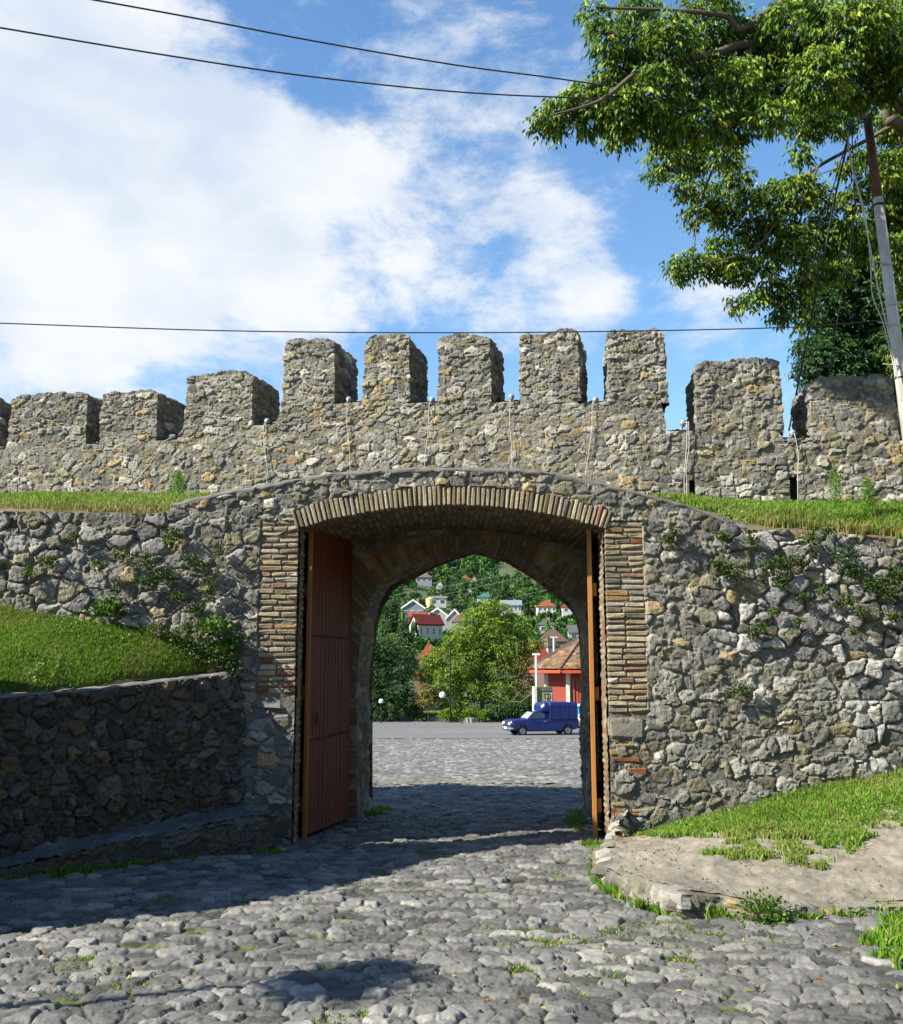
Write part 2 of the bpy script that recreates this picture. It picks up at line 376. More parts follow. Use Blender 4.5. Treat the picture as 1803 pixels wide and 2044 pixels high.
def frontstyle(P):
    x,z=P[:,0],P[:,2]
    gap=sstep(2.6,3.3,x)*sstep(1.7,2.5,z+(fbm(P,1.1,2,8)-.5)*1.2)+sstep(4.2,5,x)*.8+sstep(-2.9,-3.6,x)*.8; gap=np.clip(gap,0,1)
    mort=.03-.065*gap
    h,c=stones(P,cell=(.25,.28,.19),seed=7,amp=.080,mort=-.022,mdark=gap,facet=.004,samp=.36,tilt=.035,W=(3,3,2,1.6,2.6,.5,.7,2),warp=.045,edge=.27,skip=.03,small=True,rough=.007,palette=[(.22,.22,.21),(.29,.285,.265),(.17,.17,.16),(.26,.235,.16),(.38,.37,.34),(.34,.27,.15),(.48,.46,.41),(.20,.19,.14)])
    h2,c2=stones(P,cell=(.215,.3,.15),seed=7,facet=.005,amp=.052,mort=.013,W=(3,3,2,2,2,.8,.8,2),warp=.05,edge=.30,skip=.05,small=True,rough=.010,mcol=(.215,.205,.175))
    top=sstep(.0,.10,z-(arcz(x)+.27))*(np.abs(x)<2.5)
    g=gap[:,None]; h=h*gap+h2*(1-gap); c=c*g+c2*(1-g)
    # brick zones: flat mortar
    bz=(((np.abs(x)<2.36)&(np.abs(x)>1.7)&(z>1.62)&(z<4.02))|((np.abs(x)<1.95)&(z<arcz(x)+.24)&(z>3.7)))
    mm=.006+(fbm(P,20,2,3)-.5)*.016
    h=np.where(bz,mm,h); c=np.where(bz[:,None],np.array((.22,.205,.165))*(.6+.7*fbm(P,6,3,2))[:,None],c)
    mo=sstep(.55,.7,fbm(P,1.6,3,44))*(h<.03)*gap
    c=c*(1-.6*mo[:,None])+np.array((.07,.09,.03))*.6*mo[:,None]
    return h,c
xs=gl(-6.6,6.6,.0165); nj=250
ts=np.linspace(0,1,nj); zb=np.where((xs>-2.95)&(xs<-2.),-.35,base_z(xs)-.3); zt=topz(xs)
Z=np.maximum(-.35*(1-ts)+zt[:,None]*ts,zb[:,None]); X=np.repeat(xs[:,None],nj,1)
P=np.stack([X,np.full_like(X,12.),Z],-1)
xc=(X[:-1,:-1]+X[1:,1:])/2; zc=(Z[:-1,:-1]+Z[1:,1:])/2
mask=~((np.abs(xc)<HW+.01)&(zc<arcz(xc)+.015))
surf('rubble_face',P,np.array((0,-1.,0)),frontstyle,M['stone'],gate,mask=mask,flip=True)
# far continuation out of frame
for s in(-1,1):
    mb=MB(); xo=6.5*s; mb.box(((xo+16*s)/2,12.4,1.6),(abs(16*s-xo),.7,4.6),(.25,.24,.2)); mb.build('rubble_core',M['stone'],gate)
# coping slab
V=[];n=len(cpw)
pts=[]
for i in range(n-1):
    for t in np.linspace(0,1,9)[:-1]: pts.append(cpw[i].lerp(cpw[i+1],t))
pts.append(cpw[-1])
pa=np.array(pts); na=len(pa)
prof=[(11.99,-.02),(11.97,.0),(11.965,.025),(11.985,.05),(12.02,.058),(12.2,.065),(12.5,.06)]
PV=np.array([[(p[0]+rnd.uniform(-.006,.006),y+ (rnd.uniform(-.02,.02) if k<5 else 0),p[2]+dz+rnd.uniform(-.013,.011)) for k,(y,dz) in enumerate(prof)] for p in pa]).reshape(-1,3)
mesh_np('coping',PV,grid_faces(na,len(prof)),M['concrete'],gate,None,True)
# arch ring voussoirs
BC=[(.47,.40,.27),(.42,.33,.19),(.33,.27,.17),(.52,.46,.35),(.43,.35,.22),(.25,.215,.15),(.38,.20,.13)]
mb=MB(); r0=RA; half=math.asin(HW/RA)+.008; nb=66
for i in range(nb):
    a=-half+2*half*(i+.5)/nb; c=rnd.choices(BC,[4,4,3,3,3,2,1.1])[0]; k=rnd.uniform(.8,1.15); c=[v*k for v in c]
    d=Vector((math.sin(a),0,math.cos(a))); t=Vector((math.cos(a),0,-math.sin(a)))
    ln=rnd.uniform(.225,.265); wd=2*half*r0/nb*rnd.uniform(.62,.8)
    cc=Vector((0,0,ZC))+d*(r0+ln/2-rnd.uniform(0,.012)); cc.y=12.026-rnd.uniform(.0,.014)
    mb.box(cc,(wd,.12,ln),c,ax=(t,Vector((0,1,0)),d),ch=.009,jit=.004)
mb.build('arch_ring',M['brick'],gate)
# brick piers
def pier(sgn,x0,wd,zlo,extra):
    mb=MB(); z=zlo; r=0
    while z<4.0:
        h=.0705; edge=x0; tot=wd*(1+rnd.uniform(-.06,.03)); first=rnd.choice([.2,.29,.24]) ; cuts=[0,first,tot] if tot-first>.12 else [0,tot]
        if rnd.random()<.15: cuts=[0,.14,.33,tot]
        for a,b in zip(cuts,cuts[1:]):
            if b-a<.05: continue
            red=rnd.random(); low=(z<2.75)
            c=rnd.choices(BC+[(.40,.24,.10),(.33,.12,.06)],[4,4,3,3,3,2,.8,2.5 if low else .2,1.2 if low else .1])[0]; k=rnd.uniform(.8,1.2); c=[v*k for v in c]
            mb.box((sgn*(edge+(a+b)/2),12.030-rnd.uniform(-.004,.012),z+rnd.uniform(-.004,.004)),(b-a-.016,.1,h*rnd.uniform(.64,.78)),c,ch=.010,jit=.0075)
        z+=h; r+=1
    for (ex,ez,ew,eh) in extra:
        c=rnd.choice([(.36,.24,.10),(.36,.29,.16),(.33,.13,.06)]); mb.box((sgn*(x0+ex),12.015,ez),(ew,.12,eh),c,ch=.012,jit=.007)
    mb.build('brick_pier',M['brick'],gate)
pier(-1,1.885,.47,1.95,[])
pier(1,1.885,.5,1.72,[(.15,1.22,.28,.055),(.2,1.14,.34,.05),(.17,1.30,.26,.05),(.33,1.0,.22,.08),(.1,.62,.16,.05),(.2,.50,.3,.05),(.13,.18,.2,.06),(.35,.55,.18,.05)])
# big quoin blocks at the foot of the piers
mb=MB()
for (cx,cz,w_,h_,c) in [(2.12,1.50,.46,.25,(.27,.25,.20)),(2.13,.34,.52,.25,(.30,.28,.22)),(2.02,.85,.22,.3,(.25,.24,.19)),(2.05,.03,.32,.22,(.27,.25,.19))]:
    mb.box((cx,12.03,cz),(w_,.14,h_),c,ch=.045,jit=.02)
for (cx,cz,w_,h_,c) in [(-2.2,1.80,.36,.14,(.25,.25,.24)),(-2.35,1.62,.3,.16,(.22,.22,.22)),(-2.05,1.58,.26,.2,(.23,.24,.25)),(-2.1,1.36,.4,.18,(.21,.22,.23)),(-2.18,1.12,.5,.2,(.2,.2,.21)),
      (-2.1,.88,.42,.2,(.19,.19,.19)),(-2.3,.86,.2,.22,(.22,.2,.17)),(-2.1,.62,.4,.2,(.2,.19,.17)),(-2.05,.35,.3,.25,(.2,.18,.15)),(-2.0,.1,.26,.2,(.19,.17,.15))]:
    mb.box((cx,12.035,cz),(w_*1.05,.14,h_*1.1),tuple(v*.8 for v in c),ch=.045,jit=.024)
mb.build('corner_stone',M['stone'],gate)
# jamb returns, passage walls and vault
def bs(s,t,red=.1): return lambda P:brickpat(P[:,s],P[:,t],P,red=red)
def plane(fix,val,a0,a1,b0,b1,st=.025):
    A,B=np.meshgrid(gl(a0,a1,st),gl(b0,b1,st),indexing='ij'); K=np.full_like(A,val)
    return np.stack([K,A,B],-1) if fix=='x' else np.stack([A,K,B],-1)
for s in(-1,1):
    surf('jamb',plane('x',s*HW,12.0,12.36,-.3,4.05),np.array((-s,0,0.)),bs(1,2,.2),M['brick'],gate)
    surf('jamb_return',plane('y',12.36,s*HW,s*2.12,-.3,4.2),np.array((0,1.,0)),bs(0,2),M['brick'],gate)
    surf('passage_wall',plane('x',s*2.12,12.36,14.35,-.5,4.2,.03),np.array((-s,0,0.)),lambda P:stones(P,cell=(.2,.26,.17),seed=19,amp=.04,mort=.015),M['stone'],gate)
A,B=np.meshgrid(gl(-2.15,2.15,.02),gl(11.96,14.4,.03),indexing='ij')
surf('vault',np.stack([A,B,arcz(A)+.01],-1),np.array((0,0,-1.)),lambda P:brickpat(P[:,1],P[:,0],P,red=.06),M['brick'],gate)
# rear pointed arch
outl=[(735,1760),(735,1640),(735,1450),(736,1363),(741,1300),(747,1243),(758,1203),(776,1171),(800,1157),(827,1146),(869,1126),(910,1111),(950,1101),(1014,1118),(1067,1147),(1095,1166),(1120,1187),(1135,1202),(1147,1219),(1154,1238),(1158,1257),(1163,1337),(1164,1450),(1166,1640),(1168,1760)]
rear=[at(a,b,15.5) for a,b in outl]
def dens(L,k=6):
    o=[]
    for a,b in zip(L,L[1:]):
        m=max(2,int((b-a).length/.035))
        for t in np.linspace(0,1,m,endpoint=False): o.append(a.lerp(b,t))
    o.append(L[-1]); return np.array([tuple(v) for v in o])
ro=dens(rear); 
# front rim at Y=14.35, slightly splayed
xm=.30
fo=ro.copy(); fo[:,1]=14.35
lw=np.clip((xm-ro[:,0])/1.5,0,1); rw=np.clip((ro[:,0]-xm)/1.5,0,1)
fo[:,0]=ro[:,0]-.02*lw+.0*rw - .10*lw
fo[:,2]=ro[:,2]+.03*np.clip((ro[:,2]-2)/1.5,0,1)
sx=np.concatenate([[0],np.cumsum(np.linalg.norm(np.diff(ro,axis=0),axis=1))])
ND=28; P=np.stack([fo*(1-t)+ro*t for t in np.linspace(0,1,ND)],1)
tan=np.gradient(P,axis=0); dd=np.zeros_like(P); dd[:,:,1]=1; nn=np.cross(tan,dd); nn/=np.linalg.norm(nn,axis=2,keepdims=True)
# make the normals point into the opening
cen=np.array((.25,15,2.)); sg=np.sign(((cen-P)*nn).sum(2,keepdims=True)); nn=nn*np.where(sg==0,1,sg)
sarr=np.repeat(sx[:,None],ND,1).ravel()
def intr(P_):
    h,c=brickpat(P_[:,1],sarr,P_,seed=9,amp=.02,red=.06); h2,c2=stones(P_,cell=(.2,.2,.2),seed=23,amp=.06,mort=.02)
    k=sstep(1.9,1.4,P_[:,2]); return h*(1-k)+h2*k+(fbm(P_,3,2,5)-.5)*.05,c*(1-k[:,None])+c2*k[:,None]
surf('rear_arch_soffit',P,nn,intr,M['brick'],gate)
# faces round the opening front (14.35) and back (15.5)
def ringface(name,rim,Yv,nrm):
    n=len(rim); ext=[]
    for p in rim:
        d=np.array((p[0]-.28,p[2]-1.6)); 
        if p[2]<1.6: q=np.array((np.sign(d[0])*2.4,p[2]))
        else:
            k=min(2.4/max(abs(d[0]),1e-3),3.1/max(d[1],1e-3)); q=np.array((.28+d[0]*k,1.6+d[1]*k)); q[0]=np.clip(q[0],-2.4,2.4)
        ext.append((q[0],Yv,q[1]))
    ext=np.array(ext); rim=rim.copy(); rim[:,1]=Yv
    P=np.stack([rim*(1-t)+ext*t for t in np.linspace(-.06,1,30)],1)
    def fn(P_):
        s_=np.repeat(sx[:,None],30,1).ravel(); t_=np.tile(np.linspace(0,1,30),n)*1.2
        h,c=brickpat(t_,s_,P_,seed=12,bl=.3,red=.06); h2,c2=stones(P_,seed=29,amp=.04,mort=.015); k=sstep(.3,.4,t_)
        return h*(1-k)+h2*k+.02,c*(1-k[:,None])+c2*k[:,None]
    surf(name,P,np.array(nrm),fn,M['brick'],gate)
ringface('rear_arch_face',fo,14.35,(0,-1.,0)); ringface('rear_arch_face',ro,15.5,(0,1.,0))
# ------------------------------------------------------------ doors
M['wood']=mat('door_wood',(.105,.028,.008),stretch=(6,6,.35),rough=.7,var=.42,vscale=4,bump=.3,bscale=30,spec=.2)
M['wood2']=mat('door_edge_wood',(.30,.13,.03),stretch=(4,4,.3),rough=.55,var=.25,vscale=6,bump=.3,bscale=30)
M['iron']=mat('iron',(.03,.028,.025),rough=.5,metal=.6,var=.1)
def leaf_door(p0,p1,zt0,zt1,face,label):
    # p0 near free edge, p1 hinge ; face=+1 planks seen from the inside of the passage
    p0=Vector(p0);p1=Vector(p1); d=(p1-p0); L=d.length; d.normalize(); nrm=Vector((d.y,-d.x,0))*face; mb=MB(); npk=12
    for i in range(npk):
        a,b=L*i/npk,L*(i+1)/npk; m=p0+d*((a+b)/2); zt=zt0+(zt1-zt0)*(i+.5)/npk; zb=float(G(m.y))+.07
        mb.box(m+Vector((0,0,(zt+zb)/2))+nrm*rnd.uniform(-.003,.003),(b-a-.012,.045,zt-zb),ax=(d,nrm,Vector((0,0,1))),ch=.007)
    door=mb.build('door_leaf',M['wood'],gate,label=label)
    mb=MB()
    for zz in(.55,1.9,3.2):
        mb.box((p0+p1)/2+Vector((0,0,zz))-nrm*.055,(L*.97,.06,.17),ax=(d,nrm,Vector((0,0,1))),ch=.008)
    mb.box(p0+Vector((0,0,(zt0+.1)/2))-d*.012,(.02,.06,zt0-.12),ax=(d,nrm,Vector((0,0,1))),ch=.005)
    mb.build('door_frame',M['wood2'],door,world=False)
    mb=MB()
    for zz in(1.32,2.62):
        for i in range(npk):
            m=p0+d*(L*(i+.5)/npk)+nrm*.027+Vector((0,0,zz)); mb.sphere(m,.016,8,5)
    mb.build('bolt',M['iron'],door,world=False)
    mb=MB(); c=p0+d*(L*1.6/npk)+nrm*.05+Vector((0,0,1.58))
    mb.tube([c+(d*math.cos(t)*.028+Vector((0,0,1))*math.sin(t)*.085) for t in np.linspace(0,2*math.pi,17)],.008,6)
    mb.build('handle',M['iron'],door,world=False)
leaf_door((-1.80,12.42,0),(-1.47,14.22,0),3.98,4.02,1,'open left door leaf of reddish brown planks with ring handle and bolts')
leaf_door((1.755,12.38,0),(2.04,14.2,0),4.0,4.0,-1,'open right door leaf seen edge on')
# ============================================================ BATTLEMENT WALL
def Yf(x): x=np.asarray(x,dtype=float); return np.where(x<2.5,14.42-.257*x,14.42-.6425-.105*(x-2.5))
def dvec(x):
    a=np.where(np.asarray(x)<2.5,.25,.105); return np.stack([np.sin(np.arctan(a)),np.cos(np.arctan(a))],-1)
def onwall(px,py,off=0.):
    Y=14.4
    for _ in range(40): p=at(px,py,Y); Y=float(Yf(p.x))+off
    return at(px,py,Y)
bat=empty('battlement_wall',(0,14.4,0),label='tall rubble fortress wall with a row of stone merlons behind the gate',cat='fortress wall')
TH=1.05
def batstyle(P):
    low=sstep(6.0,5.6,P[:,2]-.0*P[:,0])
    h,c=stones(P,cell=(.20,.26,.10),seed=61,facet=.007,amp=.040,mort=.003,W=(4,4,2.4,2.4,2,.7,.7,1.6),warp=.045,edge=.28,skip=.06,small=True,rough=.013,mcol=(.20,.19,.145))
    h2,c2=stones(P,cell=(.175,.26,.12),seed=71,facet=.005,amp=.038,mort=.009,W=(3,4,2,2.6,3,1.3,1.5,1.5),warp=.05,edge=.26,skip=.12,small=True,rough=.012,mcol=(.21,.19,.14))
    l=low[:,None]; return h*(1-low)+h2*low,c*(1-l)+c2*l
# merlon table: front left px, front right px, top y, sill y of the gap on the right
ML=[(-160,2,796,892),(23,176,783,887),(205,316,777,880),(372,505,743,850),(568,670,673,806),(727,818,666,806),(875,979,665,805),(1037,1155,658,806),(1212,1327,652,862),(1388,1557,719,876),(1614,1786,751,880),(1838,2010,760,890)]
mw=[]
for a,b,t,sl_ in ML:
    p=onwall(a,t+3); q=onwall(b,t+3); z=onwall((b),sl_).z; mw.append((p.x,q.x,(p.z+q.z)/2,z))
# fix foreshortening on px: positions measured on the front face near mid height
seg_x=[-14.]+[m[0]-.10 for m in mw[1:]]+[12.]; seg_z=[m[3] for m in mw]
_bx=[-99];_bz=[mw[0][3]]
for i_ in range(1,len(mw)):
    if mw[i_][3]<mw[i_-1][3]-.02: _bx+=[mw[i_][1]-.09,mw[i_][1]-.02]
    else: _bx+=[mw[i_][0]-.10,mw[i_][0]-.02]
    _bz+=[mw[i_-1][3],mw[i_][3]]
_bx.append(99);_bz.append(mw[-1][3])
def bodytop(x): return np.interp(x,_bx,_bz)
xs=gl(-9.5,7.6,.02); zt=bodytop(xs)
X=np.repeat(xs[:,None],130,1); Z=np.minimum(3.7+(zt.max()-3.7)*np.linspace(0,1,130)[None],zt[:,None])
nb=np.stack([-dvec(X)[...,0],-dvec(X)[...,1],0*X],-1)
P=np.stack([X,Yf(X),Z],-1)
# two drain holes
xc=(X[:-1,:-1]+X[1:,1:])/2; zc=(Z[:-1,:-1]+Z[1:,1:])/2
holes=[]
mask=~((np.abs(xc)<2.2)&(zc<4.5))
for (a,b,c,d) in [(1500,1531,952,1012)]:
    pass
for (a,b,c,d) in [(1574,1594,952,1003),(1374,1388,958,990)]:
    p=onwall(a,c); q=onwall(b,d); mask&=~((xc>p.x)&(xc<q.x)&(zc<p.z)&(zc>q.z)); holes.append((p,q))
surf('wall_face',P,nb,batstyle,M['stone'],bat,mask=mask,flip=True)
T=np.linspace(-.0,1.0,50)
D=dvec(xs); PT=np.stack([xs[:,None]+D[:,0:1]*T*TH,Yf(xs)[:,None]+D[:,1:2]*T*TH,np.repeat(zt[:,None],50,1)],-1)
surf('wall_top',PT,np.array((0,0,1.)),lambda P:stones(P,seed=65,amp=.03,mort=.02,mcol=(.22,.21,.18)),M['stone'],bat)
PB=np.stack([np.stack([X[::3,::3]+dvec(X[::3,::3])[...,0]*TH,Yf(X[::3,::3])+dvec(X[::3,::3])[...,1]*TH,Z[::3,::3]],-1)],0)[0]
_m=~((np.abs(PB[:-1,:-1,0]-.2)<2.5)&(PB[:-1,:-1,2]<4.75)); surf('wall_back',PB,-nb[::3,::3],batstyle,M['stone'],bat,mask=_m)
mb=MB()
for a,b,zlo,zhi in [(-30,-2.3,-1.,5.0),(2.3,30,-1,5.0),(-2.4,2.4,4.45,5.3)]:
    for i in range(8):
        x0=a+(b-a)*i/8; x1=a+(b-a)*(i+1)/8; V=[]
        for x in(x0,x1):
            d=dvec(x)
            for o in(.09,TH-.09):
                for z in(zlo,min(zhi,float(bodytop(x))-.15)): V.append((x+d[0]*o,float(Yf(x))+d[1]*o,z))
        mb.add(V,[(0,1,3,2),(4,6,7,5),(0,4,5,1),(2,3,7,6),(1,5,7,3),(0,2,6,4)],(.05,.045,.04) if abs(x0)<6 else (.25,.24,.2))
mb.build('wall_core',M['stone'],bat)
def merlon(i,xl,xr,zt,zb):
    zb=zb-.05; L=xr-xl; d=dvec((xl+xr)/2); wv=np.array((d[1],-d[0])); Lw=L/wv[0]; st=.021
    o=np.array((xl,float(Yf(xl)))); H=zt-zb
    Vs=[];Fs=[];Ns=[];off=0
    def face(A,B,fl):
        nonlocal off
        Vs.append(np.stack([c.ravel() for c in A],1)); ni,nj=B; Fs.append(grid_faces(ni,nj,off,None,fl)); off+=ni*nj
    sl_=gl(0,Lw,st);tl=gl(0,TH,st);zl=gl(0,H,st)
    for t0,fl in((0,True),(TH,False)):
        A,B=np.meshgrid(sl_,zl,indexing='ij'); face((A,A*0+t0,B),A.shape,fl)
    for s0,fl in((0,False),(Lw,True)):
        A,B=np.meshgrid(tl,zl,indexing='ij'); face((B*0+s0,A,B),A.shape,fl)
    A,B=np.meshgrid(sl_,tl,indexing='ij'); face((A,B,A*0+H),A.shape,False)
    Q=np.concatenate(Vs); r=.07
    n=np.zeros_like(Q)
    n[:,0]=-np.clip(1-Q[:,0]/r,0,1)+np.clip(1-(Lw-Q[:,0])/r,0,1); n[:,1]=-np.clip(1-Q[:,1]/r,0,1)+np.clip(1-(TH-Q[:,1])/r,0,1); n[:,2]=np.clip(1-(H-Q[:,2])/r,0,1)*1.0
    l=np.linalg.norm(n,axis=1,keepdims=True); n=n/np.maximum(l,1e-6)
    # taper slightly, round the top and wobble
    k=Q[:,2]/H; Q2=Q.copy(); Q2[:,0]+=(.5-Q[:,0]/Lw)*.05*k
    rd=np.clip(1-(H-Q[:,2])/.16,0,1)**2; ex=np.clip(1-np.minimum(Q[:,0],Lw-Q[:,0])/.2,0,1)**2; Q2[:,2]-=rd*ex*.06
    Wp=np.stack([o[0]+wv[0]*Q2[:,0]+d[0]*Q2[:,1],o[1]+wv[1]*Q2[:,0]+d[1]*Q2[:,1],zb+Q2[:,2]],1)
    Wn=np.stack([wv[0]*n[:,0]+d[0]*n[:,1],wv[1]*n[:,0]+d[1]*n[:,1],n[:,2]],1)
    h,c=batstyle(Wp); 
    Wp[:,2]+=(fbm(Wp*np.array((1,1,0)),2.2,3,12)-.5)*.13*k*k; Wp[:,0]+=(fbm(Wp,1.5,2,13)-.5)*.07*k; h=h-.006-.006*sstep(.08,.2,k)
    cap=sstep(zt-.07,zt-.02,Wp[:,2]); c=c*(1-cap[:,None])+np.array((.22,.215,.19))*cap[:,None]*(.7+.6*fbm(Wp,12,2,3))[:,None]
    v=Wp+Wn*h[:,None]
    mesh_np('merlon',v,np.concatenate(Fs),M['stone'],bat,c,False)
for i,m in enumerate(mw): merlon(i,m[0],m[1],m[2],max(m[3],mw[i-1][3]) if i and m[3]<mw[i-1][3]-.02 else m[3])
# ============================================================ LEFT BANK, RETAINING WALL, BENCH
RW=[(-2.50,12.02,2.17),(-3.3,11.35,2.09),(-4.0,10.78,2.0),(-4.62,10.22,1.92),(-5.4,9.5,1.84),(-6.3,8.7,1.8),(-8,7.5,1.8)]
def rwp(t):
    i=np.clip(np.floor(t*(len(RW)-1)).astype(int),0,len(RW)-2); f=t*(len(RW)-1)-i; A=np.array(RW); return A[i]*(1-f)[:,None]+A[i+1]*f[:,None]
t=np.linspace(0,1,300); C=rwp(t); C[:,2]+=(fbm(C*np.array((1,1,0)),1.2,2,6)-.5)*.05
tx=np.gradient(C,axis=0); tx[:,2]=0; tx/=np.linalg.norm(tx,axis=1,keepdims=True); nr=np.stack([-tx[:,1],tx[:,0],0*tx[:,0]],1)
if nr[10,1]>0: nr=-nr
if (nr[10]@np.array((1,-1,0)))<0: nr=-nr
retw=empty('retaining_wall',(-4,10.8,0),label='low shaded rubble retaining wall with flat concrete top holding up the left lawn',cat='retaining wall')
nz=110; P=np.stack([C+np.array((0,0,-1))*((C[:,2:3]-.0)*q) for q in np.linspace(0,1,nz)],1)
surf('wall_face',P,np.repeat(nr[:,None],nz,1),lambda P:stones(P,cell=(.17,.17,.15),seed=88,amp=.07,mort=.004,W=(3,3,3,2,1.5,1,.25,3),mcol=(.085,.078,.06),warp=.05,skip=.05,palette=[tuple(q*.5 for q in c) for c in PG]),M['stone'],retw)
q=np.linspace(-.03,.30,16); top=np.stack([C-nr*qq+np.array((0,0,.018)) for qq in q],1); top[:,0,2]-=.05
surf('coping',top,np.array((0,0,1.)),lambda P:((fbm(P,7,3,4)-.5)*.05,np.array((.24,.235,.21))*(.6+.8*fbm(P,5,3,7))[:,None]),M['soil'],retw)
bench=empty('stone_bench',(-3.3,10.9,0),label='low stone ledge along the foot of the left retaining wall',cat='ledge')
BZ=np.interp(t,[0,.5,1],[.60,.33,.45]); zg=G(C[:,1])
wd=np.interp(t,[0,.08,.45,1],[.78,.68,.60,.55])
bt=np.stack([np.column_stack([C[:,0]+nr[:,0]*w_,C[:,1]+nr[:,1]*w_,BZ]) for w_ in [0*wd]+[wd*k for k in np.linspace(.05,1,24)]],1)
def bfn(P):
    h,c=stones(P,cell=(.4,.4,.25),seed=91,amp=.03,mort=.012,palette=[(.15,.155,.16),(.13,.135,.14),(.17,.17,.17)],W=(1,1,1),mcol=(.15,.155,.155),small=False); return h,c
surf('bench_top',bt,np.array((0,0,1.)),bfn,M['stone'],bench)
bf=np.stack([np.column_stack([C[:,0]+nr[:,0]*(wd+.02*k),C[:,1]+nr[:,1]*(wd+.02*k),(BZ+.02)*(1-k)+(zg-.1)*k]) for k in np.linspace(0,1,36)],1)
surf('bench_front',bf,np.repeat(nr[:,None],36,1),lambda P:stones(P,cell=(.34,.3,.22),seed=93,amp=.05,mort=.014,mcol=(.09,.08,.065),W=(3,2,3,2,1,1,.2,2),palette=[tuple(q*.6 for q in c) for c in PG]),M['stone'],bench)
# lawn between retaining wall and gate wall
def lawnz_q():
    nq=40; E=[]
    for i in range(len(C)):
        p=C[i]-nr[i]*.24; x1=p[0]-.0; p[1]=min(p[1],11.97); b=np.array((x1,12.06,0)); b[0]=min(x1,-2.4)-.10*(12.06-p[1]); b[2]=float(base_z(b[0]))+.02
        r=[]
        for k in np.linspace(0,1,nq):
            m=p*(1-k)+b*k; m[2]=(p[2]+.02)*(1-k)+b[2]*k+.03*math.sin(math.pi*k); r.append(m)
        E.append(r)
    return np.array(E)
LW=lawnz_q(); sh=LW.shape
def lfn(P): return (fbm(P,3,3,6)-.5)*.07,np.array((.10,.11,.04))*(.6+.8*fbm(P,2,3,4))[:,None]
surf('lawn_bank',LW,np.array((0,0,1.)),lfn,M['soil'],kind='structure')
# off-frame continuation of the lawn and an added wall, its top shaped to shade the street
gw=empty('shadow_wall',(-6.5,7,0),label='unseen rubble wall added beyond the left edge to shade the street',cat='wall')
GWL=[(-5.5,10.3,6.3),(-5.5,9.3,6.25),(-5.5,9.27,4.8),(-5.5,7.7,3.95),(-5.5,6.95,3.45),(-5.5,6.5,2.2),(-5.6,6.0,1.2)]
A=np.array(GWL); tt=np.linspace(0,len(A)-1,90); Cc=np.stack([np.interp(tt,range(len(A)),A[:,k]) for k in range(3)],1)
Pg=np.stack([np.column_stack([Cc[:,0],Cc[:,1],Cc[:,2]*(1-k)+.0*k]) for k in np.linspace(0,1,70)],1)
surf('wall_face',Pg,np.array((.9,.1,0)),lambda P:stones(P,seed=97,amp=.05),M['stone'],gw)
Pg=np.stack([np.column_stack([Cc[:,0]-.5*k,Cc[:,1]+.1*k,Cc[:,2]]) for k in np.linspace(0,1,12)],1)
surf('wall_top',Pg,np.array((0,0,1.)),lambda P:stones(P,seed=98,amp=.04),M['stone'],gw)
# ============================================================ LEDGES ABOVE THE GATE WALL
def ledge(x0,x1):
    xs=gl(x0,x1,.06); k=np.linspace(0,1,26)
    Xl=np.repeat(xs[:,None],26,1); Yb=Yf(xs)+.04; Yl=12.02+(Yb[:,None]-12.02)*k
    zb=np.where(xs<0,np.interp(xs,[-9,-5.6,-3.2,-2,0],[5.15,5.02,4.88,4.75,4.62]),np.interp(xs,[0,2,3.2,4.4,6,8],[4.62,4.62,4.60,4.50,4.48,4.4]))
    zf=topz(xs)-.04; Zl=zf[:,None]+(zb-zf)[:,None]*(k**.85); return np.stack([Xl,Yl,Zl],-1)
LG=ledge(-8.5,7.5)
surf('ledge_bank',LG,np.array((0,0,1.)),lambda P:((fbm(P,3,3,6)-.5)*.06*sstep(3.0,3.6,np.abs(P[:,0])),np.array((.19,.15,.08))*(.6+.8*fbm(P,2,3,4))[:,None]),M['soil'],kind='structure')
# ============================================================ RIGHT BANK
kb=[(1210,1741),(1222,1768),(1250,1795),(1289,1814),(1367,1830),(1444,1830),(1517,1841),(1639,1832),(1753,1824),(1830,1822),(1950,1815),(2150,1800)]
kbw=[groundhit(a,b) for a,b in kb]; kbw=[Vector((2.06,12.0,G(12.)))]+[Vector((1.93,11.7,G(11.7)))]+kbw
def dense2(L,st):
    o=[]
    for a,b in zip(L,L[1:]):
        m=max(1,int((b-a).length/st)); o+=[a.lerp(b,k/m) for k in range(m)]
    return np.array([tuple(v) for v in o+[L[-1]]])
KB=dense2(kbw,.03)
kh=np.interp(np.linspace(0,1,len(KB)),[0,.12,.3,.5,.62,.75,1],[.42,.22,.24,.22,.12,.08,.08])
nk=len(KB); W2=np.array([(2.0+.0,12.1)]*1)
uu=np.linspace(0,1,nk); bx=np.interp(uu,[0,.08,.25,.5,.8,1],[2.05,2.0,2.6,3.8,6.0,8.0]); 
bank=[]
for k in np.linspace(0,1,90):
    X_=KB[:,0]*(1-k)+bx*k; Y_=KB[:,1]*(1-k)+12.08*k; z0=G(KB[:,1])+kh; z1=base_z(bx)+.02
    e=np.clip((k-.03)/.97,0,1); Z_=z0+(z1-z0)*e**1.15; bank.append(np.stack([X_,Y_,Z_],-1))
BK=np.stack(bank,1)
def bankfn(P):
    c=np.array((.35,.315,.245))*(.7+.6*fbm(P,3,4,9))[:,None]; g=sstep(.45,.6,fbm(P,1.3,3,3)); peb=fbm(P,40,2,8)[:,None]; c=c*(.7+.6*peb)*(.75+.5*fbm(P,14,2,19))[:,None]
    return (fbm(P,4,4,6)-.5)*.08+(fbm(P,22,3,7)-.5)*.03,c
surf('dirt_bank',BK,np.array((0,0,1.)),bankfn,M['soil'],kind='structure',flip=True)
